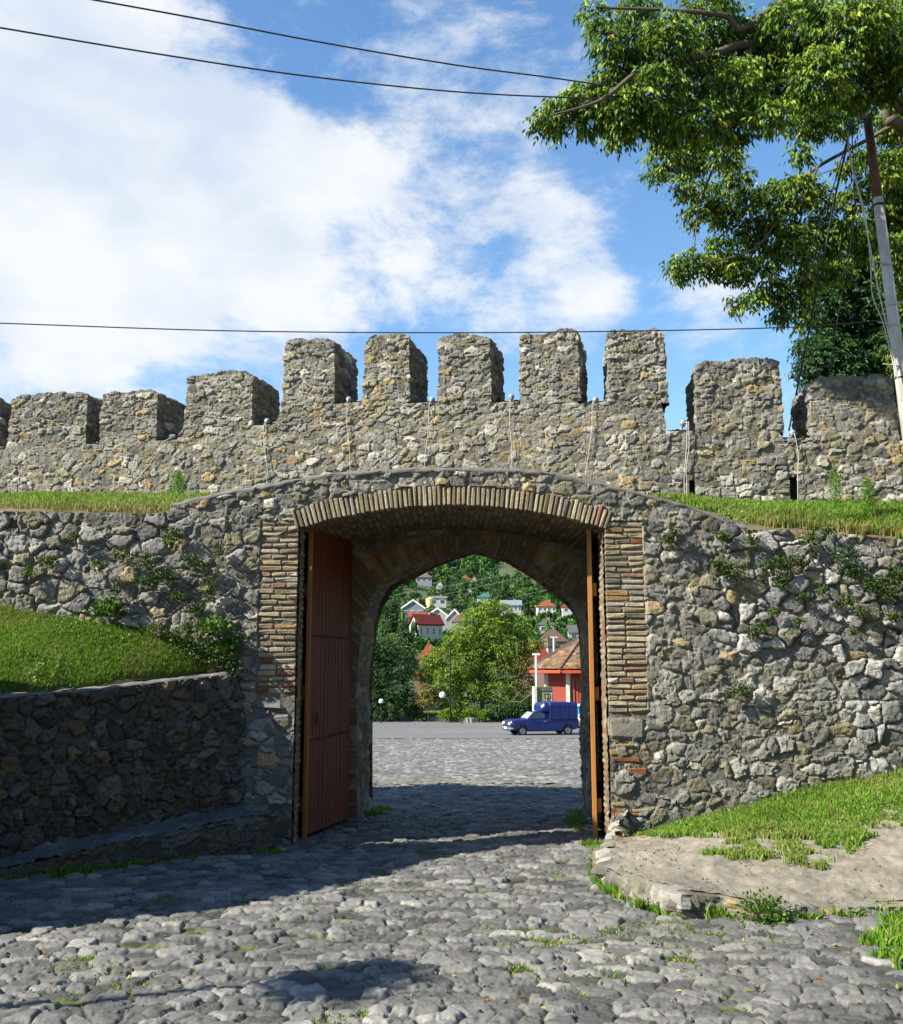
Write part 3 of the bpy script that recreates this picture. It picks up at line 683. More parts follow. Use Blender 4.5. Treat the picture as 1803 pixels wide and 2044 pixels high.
kerb=empty('stone_kerb',(3,10,0),label='rough rubble kerb holding the dirt bank right of the gate',cat='kerb')
nk2=14
tk=np.gradient(KB,axis=0); tk[:,2]=0; tk/=np.maximum(np.linalg.norm(tk,axis=1,keepdims=True),1e-5); nkk=np.stack([tk[:,1],-tk[:,0],0*tk[:,0]],1)
sgn=np.where((nkk*np.array((-1,-1,0))).sum(1)<0,-1,1)[:,None]; nkk=nkk*sgn
kf=np.stack([np.column_stack([KB[:,0]+nkk[:,0]*.03*k-nkk[:,0]*.1*(k<.01),KB[:,1]+nkk[:,1]*.03*k-nkk[:,1]*.1*(k<.01),(G(KB[:,1])+kh+.01)*(1-k)+(G(KB[:,1])-.12)*k]) for k in np.linspace(0,1,nk2)],1)
surf('kerb_face',kf,np.repeat(nkk[:,None],nk2,1),lambda P:stones(P,cell=(.3,.3,.3),seed=101,amp=.08,mort=.02,mcol=(.27,.25,.2)),M['stone'],kerb)
def rock(mb,c,s,col,seed):
    r=random.Random(seed); n,m=12,8; V=[];
    ax=[(Vector((r.gauss(0,1),r.gauss(0,1),r.gauss(0,1))).normalized(),r.uniform(.62,.95)) for _ in range(9)]
    b=MB(); b.sphere((0,0,0),1,n,m)
    for p in b.v:
        v=Vector(p)
        for a,d in ax:
            k=v.dot(a)
            if k>d: v-=a*(k-d)*.85
        V.append(Vector(c)+Vector((v.x*s[0],v.y*s[1],v.z*s[2])))
    mb.add(V,b.q[3]+b.q[4],col)
def kpt(f,out=0.): i=int(f*(nk-1)); return KB[i]+nkk[i]*out,i
for j in range(26):
    f=.04+.93*j/25+rnd.uniform(-.012,.012); p,i=kpt(f,-.02); s_=rnd.uniform(.11,.22); mb=MB()
    if f>.62: s_*=.85
    cc=rnd.choice([(.34,.31,.25),(.30,.29,.26),(.40,.37,.31),(.26,.24,.20),(.36,.29,.19)])
    rock(mb,(p[0],p[1],p[2]+kh[i]*.62-.03),(s_,s_*.55,max(kh[i]*.55,.06)*rnd.uniform(.8,1.1)),tuple(v*.62 for v in cc),j); mb.build('kerb_stone',M['stone'],kerb,smooth=False)
LM_=[]
# ============================================================ GRASS & WEEDS
def blades(name,Pp,H,Cc,lean=.5,w_=.007,**k):
    n=len(Pp); a=RS.rand(n)*2*np.pi; d=np.stack([np.cos(a),np.sin(a),0*a],1); b=RS.rand(n)*2*np.pi; l=np.stack([np.cos(b),np.sin(b),0*b],1)*(RS.rand(n)*lean)[:,None]
    ww=w_*(.6+.8*RS.rand(n))[:,None]; Hh=H[:,None]; up=np.array((0,0,1.))
    p0=Pp-d*ww; p1=Pp+d*ww; m=Pp+up*Hh*.55+l*Hh*.35; q0=m-d*ww*.8; q1=m+d*ww*.8; tp=Pp+up*Hh*(1-.25*np.linalg.norm(l,axis=1,keepdims=True))+l*Hh
    V=np.stack([p0,p1,q1,q0,tp],1).reshape(-1,3); i=np.arange(n)*5
    F4=np.stack([i,i+1,i+2,i+3],1); F3=np.stack([i+3,i+2,i+4],1); Cx=np.repeat(Cc,5,axis=0)
    return mesh_np(name,V,[F3,F4],M['grass'],None,Cx,False,kind='stuff',**k)
def sample_grid(Gd,n,dens=None):
    ni,nj=Gd.shape[:2]; A=Gd[:-1,:-1]; B=Gd[1:,:-1]; Cq=Gd[:-1,1:]; ar=np.linalg.norm(np.cross(B-A,Cq-A),axis=2).ravel(); ar/=ar.sum()
    c=RS.choice(len(ar),n,p=ar); i=c//(nj-1); j=c%(nj-1); u=RS.rand(n,1); v=RS.rand(n,1)
    P=Gd[i,j]*(1-u)*(1-v)+Gd[i+1,j]*u*(1-v)+Gd[i,j+1]*(1-u)*v+Gd[i+1,j+1]*u*v
    return P,(j+v[:,0])/(nj-1)
def gcol(n,dry=.1,P=None):
    base=pal(RS.rand(n),[(.085,.20,.012),(.11,.26,.015),(.16,.30,.02),(.055,.13,.012),(.18,.26,.03),(.30,.26,.10)],[3,4,3,2,1.5,dry*12]); k=(.7+.6*RS.rand(n))[:,None]
    if P is not None: k=k*(.65+.7*fbm(P,1.7,3,5))[:,None]
    b_=base*k
    if P is not None: d_=(sstep(.50,.68,fbm(P,1.1,3,15))*.45)[:,None]; b_=b_*(1-d_)+np.array((.23,.24,.07))*d_
    return b_
lim=LW[:210]
P,v=sample_grid(lim,120000); P=P+np.array((0,0,.0)); edge=sstep(0,.1,v+(fbm(P,3,2,3)-.5)*.12); keep=RS.rand(len(P))<edge
P=P[keep]; v=v[keep]; P[:,2]-=.0
blades('lawn_grass',P,(.025+.06*RS.rand(len(P))**1.5)*(.5+1.0*fbm(P,2.5,3,8))*(1+.9*sstep(.82,1,v)),gcol(len(P),.16,P),.9,.0045,label='bright green grass on the bank above the left retaining wall',cat='grass')
for nm,sel,lb,n in (('ledge_grass',LG[LG[:,0,0]<-2.6][:],'strip of grass on the ledge left of the arch coping',26000),('ledge_grass',LG[(LG[:,0,0]>2.75)],'thick grass on the ledge right of the arch coping',30000)):
    P,v=sample_grid(sel,n); far=np.abs(P[:,0])
    if P[0,0]<0: keep=(v>np.interp(P[:,0],[-6,-3.9,-3.2,-2.6],[.12,.05,.2,.95])+(fbm(P,4,2,3)-.5)*.15)
    else: keep=(v>np.interp(P[:,0],[2.75,3.3,4.0,6],[.8,.45,.1,.06])+(fbm(P,4,2,3)-.5)*.15)
    P=P[keep]; v=v[keep]; c=gcol(len(P),.15,P); dr=(sstep(.45,.0,v)*.75)[:,None]*(RS.rand(len(P),1)<.75); c=c*(1-dr)+np.array((.25,.17,.07))*dr
    blades(nm,P,(.06+.09*RS.rand(len(P)))*(.5+1.0*fbm(P,1.5,2,8))*np.where(P[:,0]>0,.95,.7)*(1-.3*sstep(.5,1,v)),c,.6,label=lb,cat='grass')
# right bank grass
P,v=sample_grid(BK,130000)
gb=np.interp(P[:,0],[1.9,2.2,2.6,3.6,4.4,6.5],[.93,.52,.36,.36,.38,.36]); nn_=(fbm(P,1.6,3,5)-.5)*.55+(fbm(P,7,2,6)-.5)*.45
keep=(v>gb+nn_)&(RS.rand(len(P))<sstep(0,.14,v-gb-nn_)*.95+.05); P=P[keep];v=v[keep]
blades('bank_grass',P,(.035+.05*RS.rand(len(P)))*(.6+.8*fbm(P,1.5,2,8))*(1+1.0*sstep(.88,1,v)),gcol(len(P),.22,P),.8,label='patchy grass below the right rubble wall',cat='grass')
# broad weeds among the grass
for Gd_,n_,lb_ in ((lim,5200,'broad leaved weeds and clover mixed into the left lawn'),(BK,4200,'broad leaved weeds in the grass below the right wall'),(LG[(LG[:,0,0]>2.9)],2600,'broad leaved weeds on the right ledge')):
    P,v=sample_grid(Gd_,n_); kp_=(fbm(P,1.8,3,41)>.54)
    if Gd_ is BK: kp_&=(v>.5)
    if Gd_ is lim: kp_&=(v>.06)
    P=P[kp_]; m_=len(P); P[:,2]+=.02+.06*RS.rand(m_); D=RS.randn(m_,3)*np.array((1,1,.5))+np.array((0,0,.35)); D/=np.linalg.norm(D,axis=1,keepdims=True)
    LM_.append((P,D,m_,lb_))
# gravel
n=700; P,v=sample_grid(BK,n); keep=(v<.62); P=P[keep]; mb=MB()
q_=np.array([groundhit(rnd.uniform(0,1803),rnd.uniform(1800,2040)) for _ in range(500)]); P=np.concatenate([P,q_+np.array((0,0,.02))])
for i,p_ in enumerate(P):
    r_=rnd.uniform(.004,.013)*(1 if rnd.random()>.06 else 2.); k_=rnd.uniform(.12,.3); mb.sphere(tuple(p_+np.array((0,0,.012))),r_,5,4,(k_,k_*.95,k_*.85),(1,.8,.6))
tag(mb.build('gravel',M['stone']),'small pebbles scattered on the dirt and cobbles','gravel',None,'stuff')
# tufts along kerbs, wall feet and between cobbles
T=[];Hh=[]
def tuft(p,n,r,h):
    a=RS.rand(n)*6.28; rr=r*np.sqrt(RS.rand(n)); q=np.array(p)+np.stack([np.cos(a)*rr,np.sin(a)*rr*.8,0*a],1); T.append(q); Hh.append(h*(.5+.7*RS.rand(n)))
for f in np.concatenate([np.linspace(.04,.5,60),np.linspace(.5,1,40)]):
    p,i=kpt(min(f+rnd.uniform(-.01,.01),1),rnd.uniform(.02,.10)); 
    if rnd.random()<.82: tuft((p[0],p[1],p[2]),rnd.randint(30,90),.09,rnd.uniform(.05,.13))
for k in range(26): tuft((1.78+rnd.uniform(-.22,.12),11.7+rnd.uniform(-.35,.3),G(11.8)),50,.07,rnd.uniform(.06,.12))
for k in range(24):
    p=groundhit(rnd.uniform(715,790),rnd.uniform(1618,1632)); tuft(tuple(p),50,.1,rnd.uniform(.05,.12))
for k in range(14):
    p=groundhit(rnd.uniform(1135,1166),rnd.uniform(1625,1665)); tuft(tuple(p),50,.1,rnd.uniform(.06,.14))
for k in range(70):
    i=rnd.randint(0,210); q=C[i]+nr[i]*(wd[i]+.08); tuft((q[0],q[1],G(q[1])),40,.07,rnd.uniform(.04,.1))
for k in range(26): p=groundhit(rnd.uniform(1745,1830),rnd.uniform(1780,1950)); tuft((p.x,p.y,p.z+.02),100,.13,rnd.uniform(.06,.12))
Pt=np.concatenate(T); Ht=np.concatenate(Hh); blades('weed_tufts',Pt,Ht,gcol(len(Pt),.12),.9,label='weeds growing along the kerb and wall feet',cat='weeds')
# short grass in cobble joints
n=150000; yy=4.6+(RS.rand(n)**1.3)*9; xx=(RS.rand(n)*2-1)*.5*yy*1.05+.25; P=np.stack([xx,yy,0*xx],1)
f1,f2,_,_=voro(P+np.concatenate([np.zeros((n,2)),np.zeros((n,1))],1),(.18,.14,1),42,flat=2)
_h0,_=cobfn(np.stack([P[:,0],P[:,1],0*xx],1))
keep=(_h0<.004)&(fbm(P,1.6,3,91)+.25*fbm(P,.5,2,6)+.10*sstep(0,3,P[:,0])>.66)
P=P[keep]; P[:,2]=G(P[:,1])+_h0[keep]-.004
blades('joint_grass',P,(.012+.028*RS.rand(len(P))),gcol(len(P),.35,P),1.0,.005,label='sparse grass sprouting between cobblestones',cat='grass')
# ============================================================ SPOTLIGHTS AND CORDS ON THE WALL
M['lampgrey']=mat('lamp_grey',(.22,.25,.27),rough=.35,var=.1)
SP=[((344,874),[(322,886),(300,925),(270,960),(242,989)],'spotlight on the wall with a long slanting cord, left of the arch'),
((534,840),[(527,850),(526,880),(531,915),(534,942),(532,966)],'dark round spotlight in the deep gap left of the tallest merlons'),
((697,797),[(693,805),(693,850),(698,900),(699,938)],'round spotlight between the first and second tall merlon, cord hanging straight'),
((863,804),[(857,809),(855,860),(849,905),(848,936)],'small spotlight between the second and third tall merlon'),
((1021,792),[(1019,802),(1018,850),(1022,900),(1020,938)],'spotlight with glass globe right above the arch crown'),
((1189,799),[(1183,806),(1182,850),(1176,900),(1168,952)],'spotlight beside the widest tall merlon with cord swinging left'),
((1364,843),[(1372,847),(1370,900),(1366,950),(1367,992)],'dark spotlight in the wide gap with doubled hanging cord'),
((1583,864),[(1588,872),(1594,907),(1593,950),(1593,998)],'spotlight by the rightmost gap whose cord passes the drain hole')]
for j,((lx,ly),cd,lb) in enumerate(SP):
    p=onwall(lx,ly,.02); p.z=max(p.z,float(bodytop(p.x))+.05); t=empty('spotlight',p,label=lb,cat='spotlight',group='spotlights hung along the fortress wall')
    mb=MB(); 
    if j==0: mb.box(p,(.10,.07,.09),(.4,.4,.38),ch=.01,rz=.3)
    else: mb.sphere(p,.042,14,9)
    mb.tube([p+Vector((0,.06,-.02)),p+Vector((0,-.03,-.005))],[.035,.045],12)
    mb.build('lamp_head',M['lampgrey'],t,smooth=True)
    mb=MB(); mb.box(p+Vector((0,.02,-.07)),(.05,.03,.06)); mb.tube([p+Vector((-.02,0,-.03)),p+Vector((-.035,.0,-.08))],.006,6); mb.build('bracket',M['cord'],t)
    pts=[onwall(a,b,-.075) for a,b in cd]
    q=[p+Vector((0,-.05,-.02))]+pts; sm=[]
    for i in range(len(q)-1):
        for u in np.linspace(0,1,6,endpoint=False):
            a=q[max(i-1,0)];b=q[i];c=q[i+1];d=q[min(i+2,len(q)-1)]
            sm.append(.5*((2*b)+(c-a)*u+(2*a-5*b+4*c-d)*u*u+(3*b-a-3*c+d)*u**3))
    sm.append(q[-1]); mb=MB(); mb.tube(sm,.0048,6)
    if j==6: mb.tube([v+Vector((.03+.008*math.sin(i*.7),0,0)) for i,v in enumerate(sm)],.0045,6)
    mb.build('cord',M['cord'],t,smooth=True)
# ============================================================ UTILITY POLE AND WIRES
PY=12.8
pc=[(1732,236),(1751,392),(1766,538),(1783,662),(1799,755),(1833,960),(1858,1100)]
pp=[at(a,b,PY) for a,b in pc]; a0=pp[0]; a1=pp[4]; dr=(a1-a0).normalized(); base=a0+dr*((4.0-a0.z)/dr.z)
pole=empty('utility_pole',base,label='leaning grey utility pole with rusty upper half and step pegs by the right edge',cat='utility pole')
def pl(z): return a0+dr*((z-a0.z)/dr.z)
zr=at(1751,395,PY).z
M['polep']=mat('pole_paint',(.37,.355,.32),rough=.8,var=.25,vscale=5,bump=.2); M['rust']=mat('rusty_steel',(.085,.045,.032),rough=.8,var=.35,vscale=5,bump=.4)
mb=MB(); mb.tube([pl(4.0),pl(zr)],[.088,.068],16); mb.build('pole_shaft',M['polep'],pole,smooth=True)
mb=MB(); mb.tube([pl(zr-.02),pl(a0.z)],[.066,.056],16); mb.build('rusty_tube',M['rust'],pole,smooth=True)
for yy,sgn in((410,1),(530,-1),(610,1),(652,-1),(735,-1),(755,0)):
    z=at(1770,yy,PY).z; c=pl(z); mb=MB(); mb.tube([c+Vector((0,0,-.012)),c+Vector((0,0,.012))],.084 if yy>400 else .07,14,cap=True)
    if sgn and yy>420: mb.tube([c+Vector((0,-.075,0)),c+Vector((sgn*.26,-.085,.035))],.010,6)
    mb.build('step_peg',M['iron'] if yy in(410,755) else M['polep'],pole)
mb=MB(); mb.tube([a0+Vector((-.12,0,-.02)),a0+Vector((.05,0,.06))],.025,8); 
for k in range(3): mb.sphere(a0+Vector((-.05-.05*k,-.03,.02+.03*k)),.035,8,6)
mb.build('insulator',M['lampgrey'],pole)
def cat_rom(q,n=10):
    sm=[]
    for i in range(len(q)-1):
        for u in np.linspace(0,1,n,endpoint=False):
            a=q[max(i-1,0)];b=q[i];c=q[i+1];d=q[min(i+2,len(q)-1)]
            sm.append(.5*((2*b)+(c-a)*u+(2*a-5*b+4*c-d)*u*u+(3*b-a-3*c+d)*u**3))
    return sm+[q[-1]]
def wire(name,pts,Ya,Yb,r,label,cat='overhead wire',m='wire',group=None):
    n=len(pts); q=[at(a,b,Ya+(Yb-Ya)*i/(n-1)) for i,(a,b) in enumerate(pts)]
    mb=MB(); mb.tube(cat_rom(q),r,6); o=mb.build(name,M[m],None,smooth=True); return tag(o,label,cat,group)
wire('overhead_wire',[(-160,-62),(180,-2),(400,38),(640,84),(900,128),(1080,152),(1300,180),(1640,200),(1725,238)],8.2,PY-.08,.009,'uppermost black overhead wire crossing the clouds')
wire('overhead_wire',[(-200,22),(0,55),(300,105),(600,150),(900,182),(1150,195),(1500,205),(1725,245)],8.2,PY-.08,.009,'second black overhead wire, just under the uppermost one')
wire('overhead_wire',[(-200,640),(0,645),(450,660),(900,664),(1300,660),(1600,652),(1768,638)],11.6,PY-.08,.008,'low black wire passing in front of the merlon tops')
wire('drop_cable',[(1700,245),(1687,308),(1671,376),(1659,438),(1637,553),(1615,662),(1600,735),(1575,860)],PY,15.6,.015,'thick black cable dropping from the pole behind the wall, leftmost',cat='cable')
wire('drop_cable',[(1696,262),(1656,398),(1632,460),(1612,522),(1601,610),(1594,700),(1590,860)],PY+.1,15.8,.008,'thin black cable close beside the thick dropping one',cat='cable')
wire('drop_cable',[(1700,250),(1706,429),(1687,553),(1671,647),(1657,743),(1650,860)],PY,15.6,.008,'thin black cable nearest the pole among those dropping',cat='cable')
wire('pole_cable',[(1694,262),(1696,308),(1718,398),(1740,507),(1755,584),(1777,678),(1790,740),(1800,800)],PY-.1,PY-.12,.008,'pale cable hanging loosely along the pole',cat='cable',m='cord')
wire('pole_cable',[(1694,262),(1699,330),(1726,420),(1738,520),(1742,590),(1765,650),(1790,755)],PY-.12,PY-.12,.006,'second pale cable along the pole, bowing farther out',cat='cable',m='cord')
# ============================================================ FOLIAGE
def leafmesh(name,P,D,L,W,Cc,m,parent=None,**k):
    n=len(P); U=RS.randn(n,3); s_=np.cross(D,U); s_/=np.linalg.norm(s_,axis=1,keepdims=True)+1e-9; nn=np.cross(s_,D)
    L=L[:,None]; W=W[:,None]
    V=np.stack([P,P+D*L*.45+s_*W+nn*W*.35,P+D*L,P+D*L*.45-s_*W+nn*W*.35],1).reshape(-1,3); i=np.arange(n)*4
    Fq=np.concatenate([np.stack([i,i+1,i+2],1),np.stack([i,i+2,i+3],1)])
    return mesh_np(name,V,Fq,m,parent,np.repeat(Cc,4,axis=0),False,**k)
def clump_pts(cl,n,inner=.35):
    r3=np.array([c[1] for c in cl]); w_=r3**2.2; w_/=w_.sum(); ci=RS.choice(len(cl),n,p=w_); cen=np.array([tuple(c[0]) for c in cl])[ci]
    d=RS.randn(n,3); d/=np.linalg.norm(d,axis=1,keepdims=True); rr=(inner+(1-inner)*RS.rand(n))**.6
    bump=.72+.55*fbm(cen+d*1.3,1.9,2,7)
    return cen+d*(r3[ci]*rr*bump)[:,None]*np.array((1,1,.85)),d,ci
def crown(name,cl,nspray,leaf,palette,W,parent=None,m='leaf',per=5,droop=.9,bright=None,**k):
    P,d,ci=clump_pts(cl,nspray); a=RS.rand(nspray)*6.283; h=np.stack([np.cos(a),np.sin(a),0*a],1)
    ax=h*.8+d*.5+np.array((0,0,-.35)); ax/=np.linalg.norm(ax,axis=1,keepdims=True)
    PP=[];DD=[];CC=[];base=pal(RS.rand(nspray),palette,W)*(.7+.6*RS.rand(nspray))[:,None]
    for j in range(per):
        t=(j//2)*.75+.2; side=(1 if j%2 else -1)*(0 if j==per-1 else 1)
        q=P+ax*(t*leaf)[:,None] if isinstance(leaf,np.ndarray) else P+ax*(t*leaf)
        sd=np.cross(ax,np.array((0,0,1.)))*side; dv=ax*.6+sd*.9+np.array((0,0,-droop))+RS.randn(nspray,3)*.25; dv/=np.linalg.norm(dv,axis=1,keepdims=True)
        PP.append(q);DD.append(dv);CC.append(base*(.85+.3*RS.rand(nspray))[:,None])
    PP=np.concatenate(PP);DD=np.concatenate(DD);CC=np.concatenate(CC); n=len(PP)
    return leafmesh(name,PP,DD,leaf*(.7+.6*RS.rand(n)),leaf*.19*(.8+.5*RS.rand(n)),CC,M[m],parent,**k)
def pxr(r,Y): return r/F*Y
# --- big near tree over the right corner
def cz(l,Y0,spread=0):
    l=[(a,b,r,y_+(0 if Y0>13 else max(2.7 if a>1610 and b>150 else 0,3.0*min(max((b-230)/120,0),1)))) for a,b,r,y_ in l]
    return [(at(a,b,Y0+y_),pxr(r,Y0+y_)) for a,b,r,y_ in l]
TC=[(1185,25,38,0),(1215,75,45,0),(1270,30,60,.5),(1330,80,75,0),(1420,40,80,.6),(1500,90,80,1),(1590,50,90,.4),(1700,60,100,0),(1790,60,100,.6),(1880,120,110,0),
(1250,130,55,.2),(1215,165,45,.3),(1160,195,45,.4),(1115,222,40,.5),(1085,238,30,.5),(1110,255,24,.5),(1180,232,45,.4),(1245,210,60,.2),(1310,175,70,0),(1390,150,75,.7),(1470,170,75,.2),(1560,150,80,.8),(1640,150,80,0),(1730,150,90,.5),
(1230,265,32,.3),(1262,240,40,0),(1330,245,55,.5),(1400,235,60,0),(1470,245,55,.6),(1540,225,45,0),(1330,310,42,.2),(1385,305,45,.5),(1440,300,40,.2),(1310,345,22,.1),(1375,365,36,0),(1420,390,40,.4),(1475,340,36,.2),(1490,395,36,0),(1440,430,34,.4),
(1390,425,26,.1),(1620,230,60,.3),(1600,300,28,.5),(1690,230,50,1),(1550,385,42,.4),(1595,375,45,0),(1640,390,38,.6),(1560,435,42,.2),(1500,455,40,.5),(1440,495,38,.2),(1390,515,32,0),(1350,530,22,0),(1365,545,20,.1),(1420,535,28,.3),(1470,530,40,.1),(1530,510,45,.5),(1590,480,50,.1),(1640,450,40,.4),
(1545,570,34,.3),(1505,595,26,.1),(1470,600,18,0),(1590,590,36,.2),(1560,620,28,.4),(1615,545,38,.1),(1650,500,30,.5),(1600,640,22,.3),(1790,330,60,1.4),(1830,420,70,1.4),(1800,520,50,1.6),(1840,240,80,.8),(1780,330,50,0),(1810,410,60,.4),(1800,500,60,0),(1820,600,60,.5),(1815,700,50,.1),(1765,430,34,.4),(1690,330,24,0),(1700,400,34,.2),(1735,370,36,.5),(1690,455,38,.1),(1735,490,36,.4),(1680,540,30,0),(1780,240,50,.4),(1720,310,26,.2),(1460,620,10,0),(1345,520,14,0)]
tree=empty('broadleaf_tree',at(2010,1000,14.4),label='large broadleaf tree with drooping green leaves filling the upper right corner',cat='tree')
big=[(c,r*.84) for c,r in cz(TC,11.5)]
PAL_T=[(.11,.20,.012),(.055,.12,.010),(.16,.25,.016),(.24,.31,.022),(.025,.065,.008),(.42,.36,.03)]
hang=[c for c in big]
crown('crown',hang,16500,.098,PAL_T,[3,3,2.5,1.6,3,.18],tree,droop=1.1)
mb=MB()
def limb(pts,Y,r0_,r1_):
    q=cat_rom([at(a,b,Y+dy+(0 if Y>13 else 2.6*min(max((b-230)/120,0),1))) for a,b,dy in pts],6); n=len(q); mb.tube(q,[r0_+(r1_-r0_)*i/(n-1) for i in range(n)],8)
limb([(2010,1000,1.2),(1960,700,1.2),(1900,420,1.2),(1840,250,1.2),(1800,60,1),(1780,-120,.8)],12.3,.22,.09)
limb([(1900,420,1.2),(1850,330,1.2),(1790,245,1.2),(1773,240,1.2),(1774,170,1.2),(1760,60,1.0)],12.3,.10,.05)
limb([(1790,245,1.2),(1722,284,1.0),(1633,333,.3),(1602,368,-.2),(1560,430,-.4),(1500,500,-.6),(1400,525,-.7)],12.3,.036,.01)
limb([(1840,250,1.2),(1680,120,.5),(1500,89,-.2),(1425,107,-.5),(1287,138,-.8),(1200,200,-.9),(1100,230,-1)],12.3,.09,.012)
limb([(1800,60,1),(1600,0,0),(1482,58,-.4),(1447,31,-.6),(1330,20,-.8),(1190,15,-.9)],12.3,.07,.012)
limb([(1500,89,-.2),(1480,200,-.3),(1440,300,-.6),(1400,400,-.7),(1385,500,-.8)],12.3,.035,.008)
limb([(1633,333,.2),(1600,430,0),(1590,520,-.2),(1560,610,-.3)],12.3,.02,.006)
cen=[c[0] for c in big]
for c in cen:
    o=min(cen,key=lambda q:(q-c).length+(99 if (q-c).length<.05 or q.x<c.x-.05 else 0)); mb.tube([c,(c+o)/2+Vector((0,0,.06)),o],[.006,.009,.012],5)
for k in range(70):
    c=rnd.choice(cen); q=c+Vector((rnd.uniform(-.3,.3),rnd.uniform(-.3,.3),rnd.uniform(-.35,.05))); mb.tube([c,(c+q)/2+Vector((rnd.uniform(-.05,.05),0,.04)),q],[.006,.005,.003],4)
mb.build('trunk',M['bark'],tree,smooth=True)
# --- locust tree behind the wall
AC=[(1700,500,50,0),(1650,545,42,0),(1720,560,60,.5),(1640,610,45,0),(1700,640,62,.5),(1770,600,60,0),(1620,690,34,.3),(1655,700,50,0),(1720,710,55,.4),(1780,690,55,0),(1615,735,28,0),(1690,745,50,0),(1760,750,50,.3),(1820,560,70,1),(1840,680,70,1),(1760,470,50,1),(1800,420,60,1),(1640,770,40,.5),(1720,790,60,.5),(1860,800,80,1)]
t=empty('locust_tree',at(1790,1250,19.5),label='fine leaved darker green tree standing behind the fortress wall at right',cat='tree')
crown('crown',cz(AC,19),14000,.10,[(.03,.085,.02),(.045,.11,.025),(.02,.06,.016),(.08,.15,.03)],[3,3,3,1],t,droop=.5)
mb=MB(); limb([(1800,1300,.5),(1795,1000,.5),(1770,800,.5),(1740,640,.3)],19,.16,.05); limb([(1770,800,.5),(1700,720,.3),(1640,650,0)],19,.06,.015); limb([(1780,850,.5),(1820,700,.3),(1800,520,0)],19,.06,.015); mb.build('trunk',M['bark'],t,smooth=True)
# --- ivy and wall plants
def wallplant(name,pts,n,leaf,label):
    P=[];
    for (a,b,r) in pts:
        c=at(a,b,11.9); k=int(n*r/30); q=RS.randn(k,3)*pxr(r,12)*np.array((.55,.0,.4)); q[:,1]=-RS.rand(k)*.07; P.append(np.array(c)+q)
    P=np.concatenate(P); m=len(P); D=RS.randn(m,3)*.6+np.array((0,-.8,-.3)); D/=np.linalg.norm(D,axis=1,keepdims=True)
    leafmesh(name,P,D,leaf*(.6+.8*RS.rand(m)),leaf*.35*(.7+.6*RS.rand(m)),pal(RS.rand(m),[(.05,.10,.015),(.08,.15,.02),(.035,.07,.012),(.13,.16,.03)],[3,3,3,1])*(.7+.6*RS.rand(m))[:,None],M['leaf'],None,kind='stuff',label=label,cat='wall plants')
wp=[(1330,1075,16),(1345,1062,12),(1440,1135,18),(1465,1140,26),(1430,1128,14),(1530,1130,20),(1560,1125,22),(1590,1120,20),(1500,1080,14),(1440,1070,16),(1620,1080,20),(1680,1110,22),(1700,1140,20),(1740,1165,22),(1770,1180,20),(1790,1150,24),(1650,1060,16),(1690,1200,14),(1780,1230,14),(1560,1160,14),(1500,1262,14),(1545,1220,10),(1590,1240,10),(1480,1375,16),(1455,1385,10),(1520,1250,12),(1640,1180,12),(1700,1260,10),(1720,1225,10),(1600,1190,8)]
wallplant('wall_plants',wp,330,.035,'small green creepers in the joints of the right rubble wall')
wp=[(400,1298,22),(430,1312,24),(455,1322,22),(472,1331,16),(380,1282,20),(350,1266,20),(310,1252,16),(330,1150,26),(390,1120,24),(420,1170,22),(300,1120,20),(400,1215,20),(250,1110,18),(200,1130,16),(340,1080,16),(440,1100,14),(100,1120,16),(60,1140,14),(230,1180,14),(360,1190,16),(470,1280,14),(380,1250,14),(420,1255,18),(350,1060,14),(150,1070,12),(290,1160,18)]
wallplant('wall_plants',wp,260,.035,'dark creepers and moss clinging to the left rubble wall')
def bush(px,py,Y,r,n,leaf,label,name='weed_plant',p=None,up=.5):
    c=at(px,py,Y); m=n; q=RS.randn(m,3)*r*np.array((.5,.4,.42)); q[:,2]=np.abs(q[:,2]); P=np.array(c)+q; D=q/np.linalg.norm(q,axis=1,keepdims=True)+RS.randn(m,3)*.4; D/=np.linalg.norm(D,axis=1,keepdims=True)
    return leafmesh(name,P,D,leaf*(.6+.8*RS.rand(m)),leaf*.36*(.7+.6*RS.rand(m)),pal(RS.rand(m),p or [(.06,.13,.015),(.09,.18,.02),(.04,.09,.012)],[3,3,2])*(.7+.6*RS.rand(m))[:,None],M['leaf'],None,kind='stuff',label=label,cat='plant')
g1=groundhit(1530,1842)
bush(1525,1836,g1.y-.03,.17,700,.035,'bright leafy weed growing out of the kerb corner')
bush(425,1262,11.75,.16,260,.055,'broad leaved weed at the foot of the left wall near the brick pier')
bush(215,1225,11.9,.17,260,.06,'tall leafy weed rising against the left rubble wall')
bush(455,1300,11.9,.16,240,.06,'small leafy weed in the corner between lawn and gate pier')
c=at(1672,1010,12.9)
for (a,b,y_,h_,lb) in ((1672,1030,12.4,.62,'tall feathery weed on the right grass ledge'),(1735,1010,12.7,.36,'shorter feathery weed near the right edge of the ledge'),(355,985,13.6,.3,'thin upright weed on the left ledge by the cord')):
    c=at(a,b,y_); m=500; z=RS.rand(m); q=np.stack([RS.randn(m)*.07*(1-z*.7),RS.randn(m)*.07*(1-z*.7),z*h_],1); D=RS.randn(m,3)+np.array((0,0,.3)); D/=np.linalg.norm(D,axis=1,keepdims=True)
    leafmesh('weed_plant',np.array(c)+q,D,.05*(.6+.8*RS.rand(m)),.007*(.7+.6*RS.rand(m)),gcol(m,.02),M['leaf'],None,kind='stuff',label=lb,cat='plant')
